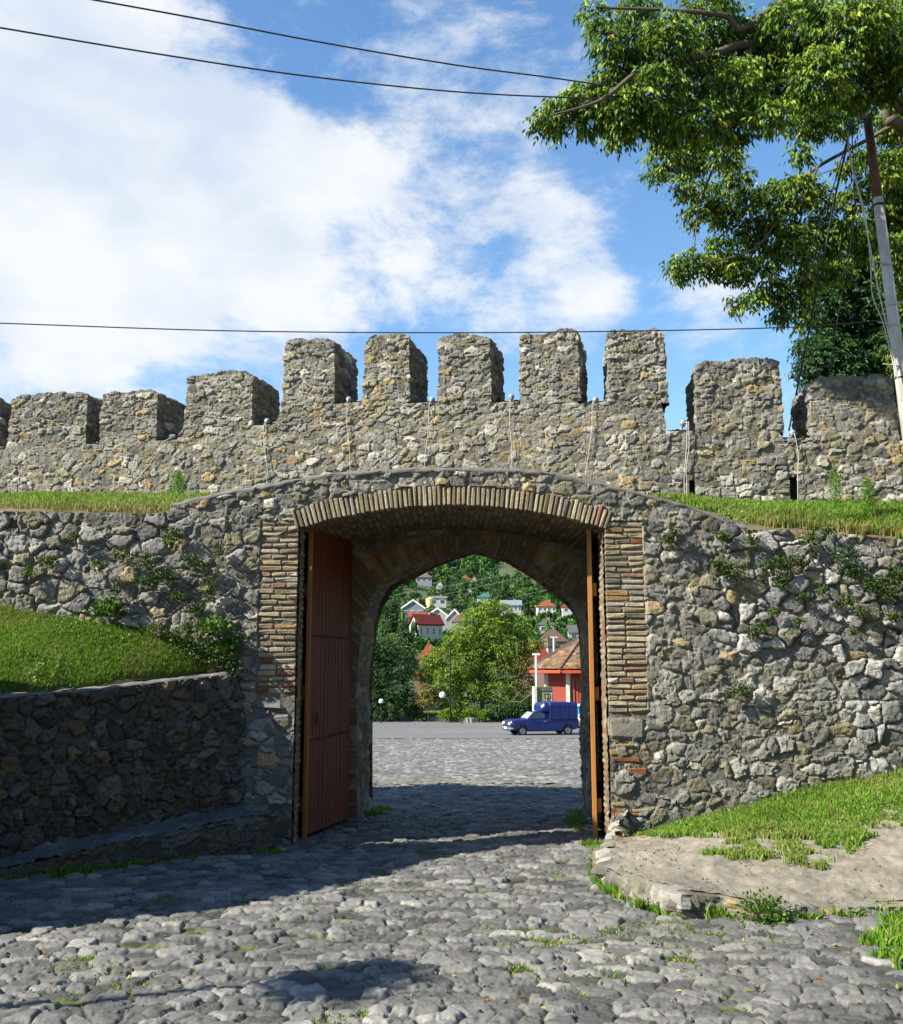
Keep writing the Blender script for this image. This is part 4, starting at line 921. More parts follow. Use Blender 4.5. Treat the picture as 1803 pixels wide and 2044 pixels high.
for P,D,m_,lb_ in LM_: leafmesh('lawn_weeds',P,D,.035*(.6+.9*RS.rand(m_)),.011*(.7+.8*RS.rand(m_)),pal(RS.rand(m_),[(.10,.22,.02),(.05,.12,.015),(.16,.26,.04),(.30,.30,.10)],[3,3,1.5,.6])*(.7+.6*RS.rand(m_))[:,None],M['leaf'],None,kind='stuff',label=lb_,cat='weeds')
# fallen leaves
n=100; P=[];
for k in range(n):
    if k<64: q=groundhit(rnd.uniform(900,1803) if k<48 else rnd.uniform(50,900),rnd.uniform(1850,2040)); P.append((q.x,q.y,q.z+.04))
    else:
        i=rnd.randrange(20,nk-5); j=rnd.randrange(5,80); b=BK[i,j]; P.append((b[0],b[1],b[2]+.035))
P=np.array(P); D=RS.randn(n,3)*np.array((1,1,.25)); D/=np.linalg.norm(D,axis=1,keepdims=True)
leafmesh('fallen_leaves',P,D,.025+.035*RS.rand(n),.008+.008*RS.rand(n),pal(RS.rand(n),[(.42,.20,.04),(.40,.30,.06),(.25,.12,.04),(.45,.35,.12)],[2,2,2,2]),M['leaf'],None,kind='stuff',label='dry orange leaves scattered on the cobbles and dirt',cat='fallen leaves')
# ============================================================ BEYOND THE GATE
def flatmat(n,c,**k): 
    if n not in M: M[n]=mat(n,c,**k)
    return M[n]
flatmat('kerbc',(.28,.275,.24),var=.3,vscale=3,bump=.6,bscale=10)
# kerb and verge along the far side of the road
kbl=empty('road_kerb',(-2,66.5,float(G(66.5))),label='weathered concrete kerb on the far side of the road',cat='kerb')
def roadfar(px,py): return groundhit(px,py)
kp=[(640,1432),(738,1435),(800,1436),(868,1438),(938,1441),(990,1439),(1040,1435),(1100,1432),(1180,1430),(1300,1427)]
kq=[roadfar(a,b+3) for a,b in kp]; 
for i in range(len(kq)-1):
    n=3
    for j in range(n):
        a=kq[i].lerp(kq[i+1],j/n); b=kq[i].lerp(kq[i+1],(j+.97)/n); c=(a+b)/2; d=(b-a).normalized(); mb=MB()
        mb.box(c+Vector((0,.2,.14+rnd.uniform(-.04,.03))),((b-a).length,.35,.42),ax=(d,Vector((-d.y,d.x,0)),Vector((0,0,1))),ch=.05,jit=.02); mb.build('kerb_block',M['kerbc'],kbl)
vx=np.linspace(-22,22,120); kx=[q.x for q in kq]; ky=[q.y for q in kq]
Yk=np.interp(vx,kx,ky)+.3; VV=np.stack([np.stack([vx,Yk+k*(80-Yk),G(Yk+k*(78-Yk))+.28+0*vx+(.35*k)*(1+0*vx)],-1) for k in np.linspace(0,1,14)],1)
surf('verge',VV,np.array((0,0,1.)),lambda P:((fbm(P,.8,2,4)-.5)*.25,np.array((.12,.14,.05))*(.5+fbm(P,1.2,3,4))[:,None]),M['soil'],kind='structure')
P_,v_=sample_grid(VV[:,:6],26000); blades('verge_grass',P_,.06+.14*RS.rand(len(P_)),gcol(len(P_),.2,P_),.8,.03,label='strip of grass and weeds behind the road kerb',cat='grass')
mb=MB()
for (a,b,r) in ((1016,1441,.1),(1400,1,0),(922,1446,.12),(1440,1,0)):
    if r: q=roadfar(a,b); rock(mb,(q.x,q.y,q.z+.05),(r,r,r*.7),(.12,.12,.12),int(a)); mb.build('stone',M['stone'],None,label='small dark stone lying on the asphalt at pixel left of the van' if 0 else ('small stone at the kerb near the van bonnet' if a>1000 else 'small dark stone on the empty asphalt'),cat='stone'); mb=MB()
# --- trees
def bgtree(name,label,cl,Y,n,leaf,palette,W,trunk=None,cat='tree',group=None,per=3,droop=.3,tr=.12,**k):
    q=[(at(a,b,Y+y_),pxr(r,Y+y_)) for a,b,r,y_ in cl]; bx_=sum(c[0].x for c in q)/len(q); bz_=float(G(Y)) if Y<76 else hz(bx_,Y)
    t=empty(name,(bx_,Y,bz_),label=label,cat=cat,group=group)
    crown('crown',q,n,leaf,palette,W,t,m='leaf',per=per,droop=droop)
    mb=MB(); b=Vector((bx_,Y,bz_-.3)); top=Vector((bx_,Y,max(c[0].z for c in q)))
    mb.tube([b,b.lerp(top,.4)+Vector((.1,0,0)),b.lerp(top,.9)],[tr,tr*.7,tr*.2],7)
    for c in q[:26]:
        f=.25+.5*rnd.random(); s0=b.lerp(top,f); s0.z=min(s0.z,c[0].z); mb.tube([s0,s0.lerp(c[0],.5)+Vector((0,0,.15)),c[0]],[tr*.35,tr*.2,tr*.08],5)
    mb.build('trunk',M['bark'],t,smooth=True); return t
Gy=[(.17,.27,.015),(.11,.20,.015),(.24,.32,.02),(.05,.12,.012),(.14,.17,.04)]
bgtree('leafy_tree','large yellow green tree behind the road at the centre of the archway',[(975,1212,20,0),(1000,1225,26,.5),(950,1232,26,.3),(985,1250,34,0),(1030,1250,30,.6),(935,1262,30,.2),(1060,1285,24,.4),(905,1285,24,0),(960,1290,38,.5),(1010,1290,36,0),(880,1310,26,.4),(925,1325,36,0),(980,1330,40,.6),(1035,1320,30,.1),(858,1320,16,.2),(850,1345,20,.5),(890,1355,32,0),(945,1370,38,.4),(1000,1375,36,.1),(1045,1360,24,.6),(865,1385,20,.4),(905,1400,26,0),(1020,1405,28,.4),(1050,1395,18,0)],72,13000,.21,Gy,[3,3,2.5,2,1],tr=.2)
# bare hanging twigs on its right
mb=MB()
for k in range(26):
    a=rnd.uniform(985,1060); b=rnd.uniform(1300,1390); p=at(a,b,70.8); L=rnd.uniform(.5,1.3); dx=rnd.uniform(-.5,.5)
    mb.tube([p,p+Vector((dx*.3,-.1,-L*.4)),p+Vector((dx,-.1,-L))],[.012,.009,.005],4)
for k in range(10):
    a=rnd.uniform(900,1055); b=rnd.uniform(1225,1290); p=at(a,b,70.); mb.tube([p,p+Vector((rnd.uniform(-.1,.1),0,-rnd.uniform(.5,1.5)))],[.013,.008],4)
mb.tube([at(1062,1385,69.5),at(1040,1401,69.4),at(1015,1400,69.4),at(990,1385,69.5),at(975,1378,69.6)],[.03,.035,.03,.025,.015],5)
mb.tube([at(1020,1401,69.4),at(1035,1385,69.4),at(1045,1372,69.4)],[.03,.02,.01],5)
tag(mb.build('bare_twigs',flatmat('twig',(.15,.13,.09))),'pale leafless hanging twigs in front of the big centre tree','twigs',None,'stuff')
Dk=[(.025,.07,.015),(.04,.095,.02),(.015,.045,.012),(.06,.12,.025)]
bgtree('dark_tree','dark dense tree filling the lower left of the archway',[(735,1290,26,0),(770,1300,30,.4),(800,1335,28,.2),(750,1340,36,.2),(790,1370,34,0),(740,1390,34,.4),(815,1400,24,.1),(770,1412,30,0),(700,1340,40,.4),(700,1400,40,.2),(825,1418,14,.3),(840,1425,12,0)],71.2,5200,.24,Dk,[3,3,3,1],tr=.2)
bgtree('leafy_tree','bright green tree top rising behind the dark tree at left of the archway',[(752,1290,22,0),(785,1285,24,.3),(810,1300,20,0),(820,1325,16,.2),(735,1320,30,.4)],76,2200,.22,[(.07,.14,.02),(.10,.18,.03),(.05,.10,.02)],[2,2,1])
bgtree('shrub','thin yellowing shrub between the dark tree and the white globe lamp',[(850,1375,13,0),(862,1393,15,.2),(845,1400,12,.1),(872,1375,10,.3),(838,1388,8,.2)],70.6,620,.2,[(.22,.20,.05),(.16,.19,.04),(.28,.20,.06)],[2,2,1],cat='shrub',tr=.03)
bgtree('shrub','low green bush right of the globe lamp post behind the kerb',[(890,1425,11,0),(910,1420,14,.2),(930,1425,12,.1),(945,1422,13,.3),(965,1425,12,0)],70.2,1500,.18,Gy,[3,3,1,2,1],cat='shrub',tr=.02)
bgtree('shrub','dark bush behind the van bonnet',[(985,1420,16,0),(1010,1415,18,.2),(1035,1412,18,.1),(1060,1400,16,.3),(1050,1425,14,0)],70.6,1800,.2,Dk,[3,3,1,2],cat='shrub',tr=.02)
# --- lamps
def globelamp(px,py,r,Y,label,hidepost=False,pxp=None):
    p=at(px,py,Y); zb=float(G(Y))+.2; t=empty('globe_lamp',(p.x,Y,zb),label=label,cat='street lamp',group='white globe lamps behind the road')
    mb=MB(); mb.sphere(p,r,18,12); mb.build('globe',flatmat('opal',(.78,.78,.78),rough=.3,var=0,spec=.5),t,smooth=True)
    mb=MB(); mb.tube([p+Vector((0,0,-r-.06)),p+Vector((0,0,-r*.8))],[.1,.12],10)
    if pxp: 
        q=at(pxp,py,Y); mb.tube([p+Vector((0,0,-r-.04)),p+Vector((.1,0,-r-.15)),Vector((q.x,Y,p.z-r-.1))],.03,6); mb.tube([(q.x,Y,zb-.3),(q.x,Y,at(px,1285,Y).z)],[.07,.04],8)
    else: mb.tube([(p.x,Y,zb-.3),(p.x,Y,p.z-r)],[.05,.035],8)
    mb.build('post',M['iron'],t)
globelamp(883.5,1387.5,.23,69.8,'bright white globe lamp on a black post in front of the centre tree',pxp=899)
globelamp(929,1388,.16,71.6,'globe lamp half hidden in the foliage right of the bright one')
globelamp(761,1400,.17,69.2,'small dim globe lamp in front of the dark tree at left')
# --- houses
def house(px0,px1,yt,ye,yb,typ,wc,rc,nw,label,Y=None,rz=0.,trim=None,dep=.8,cat='house',name='house'):
    Y=Y or hillY(yb); k=Y/F; w_=(px1-px0)*k/(1 if not rz else (abs(math.cos(rz))+dep*abs(math.sin(rz)))); b=at((px0+px1)/2,yb,Y); h=(yb-ye)*k; rh=(ye-yt)*k; d=w_*dep if not rz else w_*dep
    wc=tuple(v*.62 for v in wc); rc=tuple(v*.42 for v in rc)
    t=empty(name,tuple(b),rz,label=label,cat=cat); d=min(d,14) 
    ov=min(.5,.05*w_); W2,D2=w_/2,d/2
    def lc(v): return (v[0],v[1]+D2*abs(math.cos(rz)),v[2])
    mb=MB(); x0,x1=-W2+ov,W2-ov; y0,y1=-D2+ov,D2-ov
    if typ=='gy': mb.prism([(x0,-4),(x1,-4),(x1,h),(0,h+rh*(1-ov/W2*.9)),(x0,h)],y0,y1,wc)
    elif typ=='gx':
        mb.v=[];V=[(x,y,z) for x in(x0,x1) for y,z in((y0,-4),(y1,-4),(y1,h),(0,h+rh*.92),(y0,h))]; mb.add(V,[(0,1,2,3,4),(9,8,7,6,5),(0,4,9,5),(1,6,7,2),(0,5,6,1)],wc)
    else: mb.box((0,0,(h-4)/2),(x1-x0,y1-y0,h+4),wc)
    mb.v=[lc(v) for v in mb.v]; mb.build('wall',M['vc'],t,world=False)
    mb=MB(); th=.12
    if typ=='hip':
        r=max(W2-D2,W2*.12); A=[(-W2,-D2,h),(W2,-D2,h),(W2,D2,h),(-W2,D2,h),(-r,0,h+rh),(r,0,h+rh)]; A+=[(-W2,-D2,h-th),(W2,-D2,h-th),(W2,D2,h-th),(-W2,D2,h-th)]
        mb.add(A,[(0,1,5,4),(1,2,5),(2,3,4,5),(3,0,4),(0,6,7,1),(1,7,8,2),(2,8,9,3),(3,9,6,0),(6,9,8,7)],rc)
    elif typ=='gy':
        for s_ in(-1,1): mb.add([(0,-D2,h+rh),(0,D2,h+rh),(s_*W2,D2,h-.05),(s_*W2,-D2,h-.05),(0,-D2,h+rh-th*2),(0,D2,h+rh-th*2),(s_*W2,D2,h-.05-th*2),(s_*W2,-D2,h-.05-th*2)],[(0,1,2,3),(4,7,6,5),(0,3,7,4),(1,5,6,2),(3,2,6,7)],rc)
    elif typ=='gx':
        for s_ in(-1,1): mb.add([(-W2,0,h+rh),(W2,0,h+rh),(W2,s_*D2,h-.05),(-W2,s_*D2,h-.05),(-W2,0,h+rh-th*2),(W2,0,h+rh-th*2),(W2,s_*D2,h-.05-th*2),(-W2,s_*D2,h-.05-th*2)],[(0,1,2,3),(4,7,6,5),(0,3,7,4),(1,5,6,2),(3,2,6,7)],rc)
    else: mb.box((0,0,h+rh/2),(w_,d,rh),rc)
    mb.v=[lc(v) for v in mb.v]; roof=mb.build('roof',M['tile'],t,world=False)
    if nw>1:
        f=MB(); f.box((W2*.35,D2*.15,h+rh*.8),(.6,.6,max(rh*.8,1.2)),(.3,.16,.11)); f.v=[lc(v) for v in f.v]; f.build('chimney',M['vc'],roof,world=False)
    if trim and typ=='gy':
        mb=MB()
        for s_ in(-1,1): mb.add([(0,-D2-.05,h+rh+.1),(s_*(W2+.1),-D2-.05,h),(s_*(W2+.1),-D2-.05,h-.4),(0,-D2-.05,h+rh-.35),(0,-D2+.1,h+rh+.1),(s_*(W2+.1),-D2+.1,h),(s_*(W2+.1),-D2+.1,h-.4),(0,-D2+.1,h+rh-.35)],[(0,1,2,3),(4,5,6,7),(0,1,5,4),(3,2,6,7),(1,5,6,2)],trim)
        mb.v=[lc(v) for v in mb.v]; mb.build('verge_board',M['vc'],t,world=False)
    for i in range(nw):
        xw=x0+(x1-x0)*(i+.5)/nw; ww=min(1.3,(x1-x0)/nw*.5); hh=min(1.4,h*.5); f=MB(); f.box((xw,y0-.03,h*.55),(ww,.08,hh),(.6,.6,.58)); f.v=[lc(v) for v in f.v]; fr=f.build('window',M['vc'],t,world=False)
        f=MB(); f.box((xw,y0-.08,h*.55),(ww-.2,.06,hh-.2),(.03,.035,.04)); f.v=[lc(v) for v in f.v]; f.build('pane',flatmat('glassd',(.03,.035,.045),rough=.15,var=0,spec=.6),fr,world=False)
    return t
M['tile']=mat('roof_tiles',rough=.85,var=.28,vscale=1.2,bump=.5,bscale=5)
OR=(.42,.13,.045);RD=(.30,.055,.04);GR=(.22,.19,.17);WH=(.62,.62,.58)
HS=[(827,864,1142,1152,1162,'hip',(.30,.36,.38),(.24,.20,.18),3,'grey hipped roof house high on the hill at upper left'),
(921,937,1147,1155,1159,'hip',(.5,.45,.35),OR,0,'tiny orange roofed house below the grassy clearing'),
(942,951,1148,1154,1161,'gy',(.5,.4,.3),OR,0,'tiny orange gabled hut right of the clearing'),
(871,884,1158,1167,1174,'gy',WH,(.3,.28,.27),1,'narrow white gabled house half hidden by hillside trees'),
(928,944,1173,1180,1188,'gy',WH,(.2,.18,.19),1,'small white house with dark gable in the mid hillside'),
(952,986,1183,1192,1201,'hip',WH,(.05,.30,.24),2,'house with a teal green roof'),
(855,893,1190,1194,1208,'flat',(.55,.58,.56),(.60,.62,.60),2,'long pale flat roofed building on the left slope'),
(999,1043,1197,1207,1222,'gx',WH,(.38,.46,.52),5,'long white house with a pale blue metal roof'),
(1071,1112,1199,1210,1222,'hip',(.72,.71,.66),(.48,.13,.04),4,'white veranda house with bright orange hipped roof'),
(1122,1150,1198,1212,1223,'hip',(.66,.65,.6),(.36,.08,.06),2,'white house with red roof at the right edge of the arch view'),
(801,848,1197,1213,1238,'gy',(.24,.32,.36),(.30,.22,.20),3,'blue grey gabled house with white verge boards'),
(814,852,1221,1231,1243,'gx',(.35,.3,.28),(.40,.12,.05),0,'low long orange roof in front of the blue grey house'),
(850,896,1213,1230,1246,'gy',(.5,.5,.48),(.26,.22,.27),1,'house with purplish grey gabled roof'),
(797,827,1230,1248,1264,'gy',(.18,.12,.08),(.34,.19,.10),0,'brown wooden gabled house left of the cream house'),
(902,937,1226,1241,1252,'hip',(.42,.42,.38),(.24,.17,.12),2,'brown tiled house just left of the big tree top'),
(890,925,1216,1234,1250,'gy',(.4,.4,.37),(.25,.19,.15),0,'weathered grey gable behind the purplish roof'),
(1074,1108,1236,1247,1263,'hip',(.45,.5,.38),(.17,.17,.18),2,'green walled house with dark grey hipped roof'),
(1135,1168,1247,1262,1276,'gx',(.4,.45,.48),(.2,.2,.21),2,'grey slate roofed house cut off by the arch on the right'),
(1076,1136,1256,1280,1292,'hip',(.35,.3,.25),(.21,.14,.10),0,'wide dark brown tiled roof below the green walled house'),
(835,878,1286,1314,1330,'hip',(.45,.3,.2),(.42,.10,.05),0,'red orange roof seen through the leaves left of the big tree')]
for h_ in HS: house(*h_,trim=(.75,.75,.73) if 'verge' in h_[-1] or 'purplish' in h_[-1] else None)
house(822,897,1226,1246,1276,'gx',(.68,.67,.58),(.23,.035,.035),4,'large cream house with dark red roof and lit gable end',rz=R(33),dep=.62)
house(1079,1131,1270,1291,1318,'hip',(.46,.48,.40),(.23,.17,.11),1,'pyramid roofed tower house with brown tiles behind the kiosk',Y=104,rz=R(40),dep=1.)
house(1030,1112,1281,1334,1362,'hip',(.45,.25,.2),(.36,.06,.035),0,'large red ribbed metal roof left behind the kiosk',Y=92,dep=.7)
house(826,852,1336,1354,1376,'hip',(.35,.2,.15),(.45,.14,.06),0,'small orange roof low between the trees at left',Y=80,dep=.9)
mb=MB(); p=at(858,1204,hillY(1208)-4); mb.tube([p+Vector((0,0,-6)),p+Vector((0,0,1.2)),p+Vector((0,0,1.6))],[1.2,1.2,.7],14,(.55,.48,.2)); tag(mb.build('water_tank',M['vc'],smooth=False),'pale yellow round tank beside the flat roofed building','tank')
# --- hillside woodland
hr=[(h[0],h[1],h[2],h[4],hillY(h[4])) for h in HS]+[(822,897,1226,1276,hillY(1276)),(1079,1131,1270,1300,104),(1030,1112,1281,1340,92)]
def treetmpl(n,seed):
    r=np.random.RandomState(seed); d=r.randn(n,3); d/=np.linalg.norm(d,axis=1,keepdims=True); d[:,2]=np.abs(d[:,2])*1.15-.25
    rad=.62+.55*fbm(d+seed*3.1,1.6,3,seed); P=d*rad[:,None]*(.8+.25*r.rand(n,1)); D=d+r.randn(n,3)*.7; D/=np.linalg.norm(D,axis=1,keepdims=True); U=np.cross(D,r.randn(n,3)); U/=np.linalg.norm(U,axis=1,keepdims=True)
    L=.34*(.6+.8*r.rand(n,1)); V=np.stack([P-U*L*.5,P+D*L*.6,P+U*L*.5,P-D*L*.6],1).reshape(-1,3); return V,(.75+.5*r.rand(n)).repeat(4)
TM=[treetmpl(150,i) for i in range(6)]
pos=[]
for k in range(16000):
    py=rnd.uniform(1085,1300); px=rnd.uniform(600,1320); Y=hillY(py)+rnd.uniform(-6,6); x=(px-CX)/F*Y; z=hz(x,Y)
    c=fbm(np.array([[x,Y,0.]]),.03,2,5)[0]; r=rnd.uniform(5.5,13.5)*(1.35 if c>.55 else .8)
    yy=CY-F*math.tan(math.atan((z-EYE)/Y)-R(PITCH))
    if abs(px-1005)<24*(1-abs(yy-1140)/30) and abs(yy-1140)<26: continue
    if (abs(px-835)<30 and 1176<yy<1196): continue
    if rnd.random()<(c<.38)*.4: continue
    ok=True
    for (a,b,t_,b_,hy) in hr:
        if a-5<px<b+5 and Y<hy-2 and yy-1.5*r<b_-2 and yy>t_-2: ok=False;break
        if a-2<px<b+2 and abs(Y-hy)<=12: ok=False;break
    if ok: pos.append((px,yy,x,Y,z,r/F*Y,c))
pos=pos[:4600]
cols_=[(.03,.085,.02),(.045,.12,.02),(.02,.06,.018),(.075,.15,.025),(.05,.09,.03)]
# nearest trees become things of their own
pos.sort(key=lambda q:q[3]); ind=pos[:46]; rest=pos[46:]
kinds=['round dark green tree','bright green bushy tree','very dark green tree','light green tree','olive green tree']
prot={}
def nearest_house(px,yy):
    b=min(hr,key=lambda h:abs((h[0]+h[1])/2-px)+2*abs(h[3]-yy)); i=hr.index(b)
    return (HS[i][-1] if i<len(HS) else ['large cream house with dark red roof','pyramid roofed tower house','large red metal roof'][i-len(HS)]).replace(' at upper left','')
seen={}
for q in ind:
    kd=rnd.randrange(5); vi=rnd.randrange(6)
    if (kd,vi) not in prot:
        V,s_=TM[vi]; o=MB()
        F_=np.arange(len(V)).reshape(-1,4); o=mesh_np('crown',V*np.array((1,1,1.1))+np.array((0,0,.9)),F_,M['leaf_far'],None,np.array(cols_[kd])*s_[:,None]); mb=MB(); mb.tube([(0,0,-.5),(0,0,.9)],[.07,.04],6); tr_=mb.build('trunk',M['bark']); prot[(kd,vi)]=[o,tr_,False]
    o,tr_,used=prot[(kd,vi)]
    t=empty('hillside_tree',(q[2],q[3],q[4]),rnd.uniform(0,6),cat='tree',group='trees on the hillside among the houses'); t.scale=(q[5],)*3
    nh=nearest_house(q[0],q[1]); side='left of' if q[0]<[ (h[0]+h[1])/2 for h in hr][[nearest_house((h[0]+h[1])/2,h[3])==nh for h in hr].index(True)]-6 else 'beside'
    lb=f'{kinds[kd]} {side} the {nh}'; lb=' '.join(lb.split()[:16]); seen.setdefault(lb,0); seen[lb]+=1; t['label']=lb
    for c in (o,tr_):
        if used: c=c.copy(); COL.objects.link(c)
        c.parent=t
    prot[(kd,vi)][2]=True
VV=[];CC=[]
for q in rest:
    V,s_=TM[rnd.randrange(6)]; a=rnd.uniform(0,6.28); ca,sa=math.cos(a),math.sin(a); W_=V@np.array([[ca,sa,0],[-sa,ca,0],[0,0,1.]]); tall=rnd.uniform(.95,1.3) if rnd.random()>.06 else 2.2
    w_=q[5]*(.5 if tall>2 else 1); VV.append(W_*np.array((w_,w_,q[5]*tall))+np.array((q[2],q[3],q[4]+q[5]*.65*tall))); b=np.array(cols_[rnd.randrange(5)])*(.75+.5*rnd.random())*(.7+.7*q[6]); CC.append(b*s_[:,None])
VV=np.concatenate(VV); mesh_np('woodland',VV,np.arange(len(VV)).reshape(-1,4),M['leaf_far'],None,np.concatenate(CC),kind='stuff',label='dense green woodland covering the far hillside',cat='woodland')
# poplars behind the left trees
for j,(a,yt,yb,r_,lb) in enumerate([(766,1205,1300,7,'tall slim pale green poplar near the left edge of the arch view'),(752,1215,1300,9,'darker slim tree touching the left edge of the arch view'),(782,1196,1262,9,'rounder dark tree left of the blue grey gabled house'),(812,1258,1292,6,'small dark conifer below the cream house gable')]):
    n=6; bgtree('poplar_tree',lb,[(a+rnd.uniform(-3,3),yt+(yb-yt)*i/n+r_*.6,r_*(.6+.5*math.sin(math.pi*(i+.6)/(n+.8))),rnd.uniform(-.5,.5)) for i in range(n+1)],92+6*j,750,.30,[(.06,.13,.03),(.09,.17,.04),(.03,.08,.02)] if j==0 else Dk[:3],[2,2,1],tr=.12)
for j,(p_,lb) in enumerate([([(740,1235),(800,1224),(900,1209),(985,1196)],'lowest'),([(1030,1191),(1110,1174),(1180,1158)],'right'),([(790,1187),(900,1168),(1010,1148),(1090,1127)],'upper'),([(770,1210),(880,1188),(990,1164),(1100,1140)],'middle')]):
    nm={'lowest':'lowest pale power line crossing the hillside on the left','right':'pale power line rising to the right above the blue roofed house','upper':'uppermost pale power line across the hillside','middle':'pale power line between the uppermost and the lowest one'}[lb]
    q=[at(a,b,130) for a,b in p_]; mb=MB(); mb.tube(cat_rom(q,6),.016,5); tag(mb.build('power_line',flatmat('line',(.22,.23,.22),var=0)),nm,'power line')
mb=MB(); p=at(778,1262,100); mb.tube([(p.x,100,-3),(p.x,100,at(778,1222,100).z)],.1,6); mb.box((p.x,100,at(778,1226,100).z),(1.2,.1,.1)); tag(mb.build('power_pole',M['bark']),'thin dark power pole left of the brown gabled house','power pole')
# --- blue pickup van with box
BL=(.012,.03,.26)
M['blue']=mat('blue_paint',(.003,.014,.105),rough=.4,var=.12,vscale=1.5,spec=.5); M['tyre']=mat('tyre',(.02,.02,.02),rough=.9,var=.1); M['rim']=mat('rim',(.22,.23,.25),rough=.5,metal=.5,var=.1)
M['glass']=mat('window_glass',(.025,.035,.04),rough=.08,var=0,spec=.8); M['ws']=mat('windscreen',(.22,.27,.26),rough=.12,var=.1,spec=.8); M['chrome']=mat('chrome',(.6,.6,.6),rough=.25,metal=.9,var=0); M['white']=mat('white_paint',(.75,.75,.74),rough=.5,var=.05); M['black']=mat('black_trim',(.012,.012,.014),rough=.6,var=0)
p=at(1079,1459,57.2); p.z=float(G(p.y))+.04; VZ=R(15)
van=empty('pickup_van',p,VZ,label='blue pickup van with tall blue cargo box driving left on the road',cat='van'); van.scale=(.93,.93,.93)
def vb(mb,name,m,par=van,sm=False,**k): return mb.build(name,M[m],par,sm,world=False,**k)
# body: x back(+)/front(-), y left side facing camera is -y
mb=MB()
def loft(mb,secs,col=BL):
    # secs: list of (x,[(y,z)...]) closed loops
    n=len(secs[0][1]); V=[Vector((x,y,z)) for x,l in secs for y,z in l]
    Fl=[(i*n+k,i*n+(k+1)%n,(i+1)*n+(k+1)%n,(i+1)*n+k) for i in range(len(secs)-1) for k in range(n)]+[tuple(range(n)),tuple(range((len(secs)-1)*n,len(secs)*n))[::-1]]
    mb.add(V,Fl,col)
def sec(w,zb,zt,c=.06): return [(-w+c*.5,zb),(-w,zb+c),(-w,zt-c*1.6),(-w+c,zt),(w-c,zt),(w,zt-c*1.6),(w,zb+c),(w-c*.5,zb)]
# lower body with wheel arches cut as stepped underside
secs=[(-2.16,sec(.76,.42,.86)),(-2.1,sec(.79,.36,.91)),(-1.86,sec(.80,.34,.94))]
ar=.34
def arch(xc): return [(xc+ar*math.cos(a),.34+ .30*math.sin(a)) for a in np.linspace(math.pi,0,9)]
for x,z in arch(-1.42): secs.append((x,sec(.80,max(.34,z),.95+.03*(x+1.9))))
secs+=[(-1.0,sec(.80,.26,.985)),(0,sec(.80,.25,.985)),(1.05,sec(.80,.27,.985))]
for x,z in arch(1.52): secs.append((x,sec(.80,max(.34,z),.985)))
secs+=[(1.95,sec(.80,.34,.985)),(2.22,sec(.79,.42,.97))]
loft(mb,secs); vb(mb,'body','blue',sm=False)
mb=MB(); loft(mb,[(-1.06,sec(.70,.96,1.0,.03)),(-.62,sec(.60,.96,1.38,.05)),(-.50,sec(.59,.96,1.41,.05)),(.22,sec(.60,.96,1.42,.05)),(.30,sec(.62,.96,1.40,.05))]); cab=vb(mb,'cab','blue')
mb=MB(); mb.add([(-1.045,-.63,1.02),(-1.045,.63,1.02),(-.655,.54,1.375),(-.655,-.54,1.375)],[(0,3,2,1)]); mb.v=[(x-.012,y,z+.012) for x,y,z in mb.v]; vb(mb,'windscreen','ws',cab)
for s_ in(-1,1):
    mb=MB(); q=[(-.86,.655,1.03),(-.56,.61,1.34),(.02,.61,1.35),(.06,.655,1.03)]; V=[(x,s_*(y+.025),z) for x,y,z in q]+[(x,s_*(y-.03),z) for x,y,z in q]
    mb.add(V,[(0,1,2,3),(7,6,5,4),(0,4,5,1),(1,5,6,2),(2,6,7,3),(3,7,4,0)]); vb(mb,'side_window','glass',cab)
mb=MB()
loft(mb,[(-.18,sec(.70,1.44,1.80,.1)),(.0,sec(.78,1.44,1.93,.1)),(.12,sec(.80,1.44,1.96,.1)),(.34,sec(.80,1.42,1.97,.1))])
loft(mb,[(.32,sec(.81,.90,1.97,.1)),(.36,sec(.83,.90,1.985,.1)),(1.2,sec(.83,.90,1.99,.1)),(2.1,sec(.83,.90,1.95,.1)),(2.16,sec(.81,.92,1.92,.1))])
bx_=vb(mb,'cargo_box','blue')
mb=MB()
for x in (.36,.9,1.5,2.1): mb.box((x,-.838,1.45),(.03,.02,.95),ch=.005)
vb(mb,'box_ribs','blue',bx_)
for xw in(-1.42,1.52):
    for s_ in(-1,1):
        wp_=empty('wheel',(xw,s_*.70,.29)); wp_.parent=van
        wp_.parent=None; COL.objects.unlink(wp_); bpy.data.objects.remove(wp_)
        mb=MB(); mb.tube([(xw,s_*.61,.29),(xw,s_*.64,.29),(xw,s_*.77,.29),(xw,s_*.79,.29)],[.26,.29,.29,.26],24); w_=vb(mb,'wheel','tyre',sm=False)
        mb=MB(); mb.tube([(xw,s_*.78,.29),(xw,s_*.80,.29),(xw,s_*.785,.29)],[.175,.165,.06],18); vb(mb,'rim','rim',w_)
mb=MB(); mb.box((-2.19,0,.46),(.12,1.62,.13),ch=.03); mb.box((-2.12,-.82,.46),(.22,.03,.1),ch=.01); vb(mb,'bumper','chrome')
mb=MB(); mb.box((2.26,0,.46),(.12,1.6,.13),ch=.03); vb(mb,'bumper','black')
mb=MB(); mb.box((-2.17,0,.36),(.06,1.5,.1),(.3,.02,.02)); vb(mb,'front_apron','blue')
mb=MB(); mb.box((-2.265,0,.47),(.02,.5,.12)); vb(mb,'licence_plate','white')
mb=MB(); mb.box((-2.165,0,.74),(.05,1.36,.22),ch=.01); g_=vb(mb,'grille','black')
mb=MB(); mb.box((-2.2,0,.74),(.02,.06,.2)); vb(mb,'badge','chrome',g_)
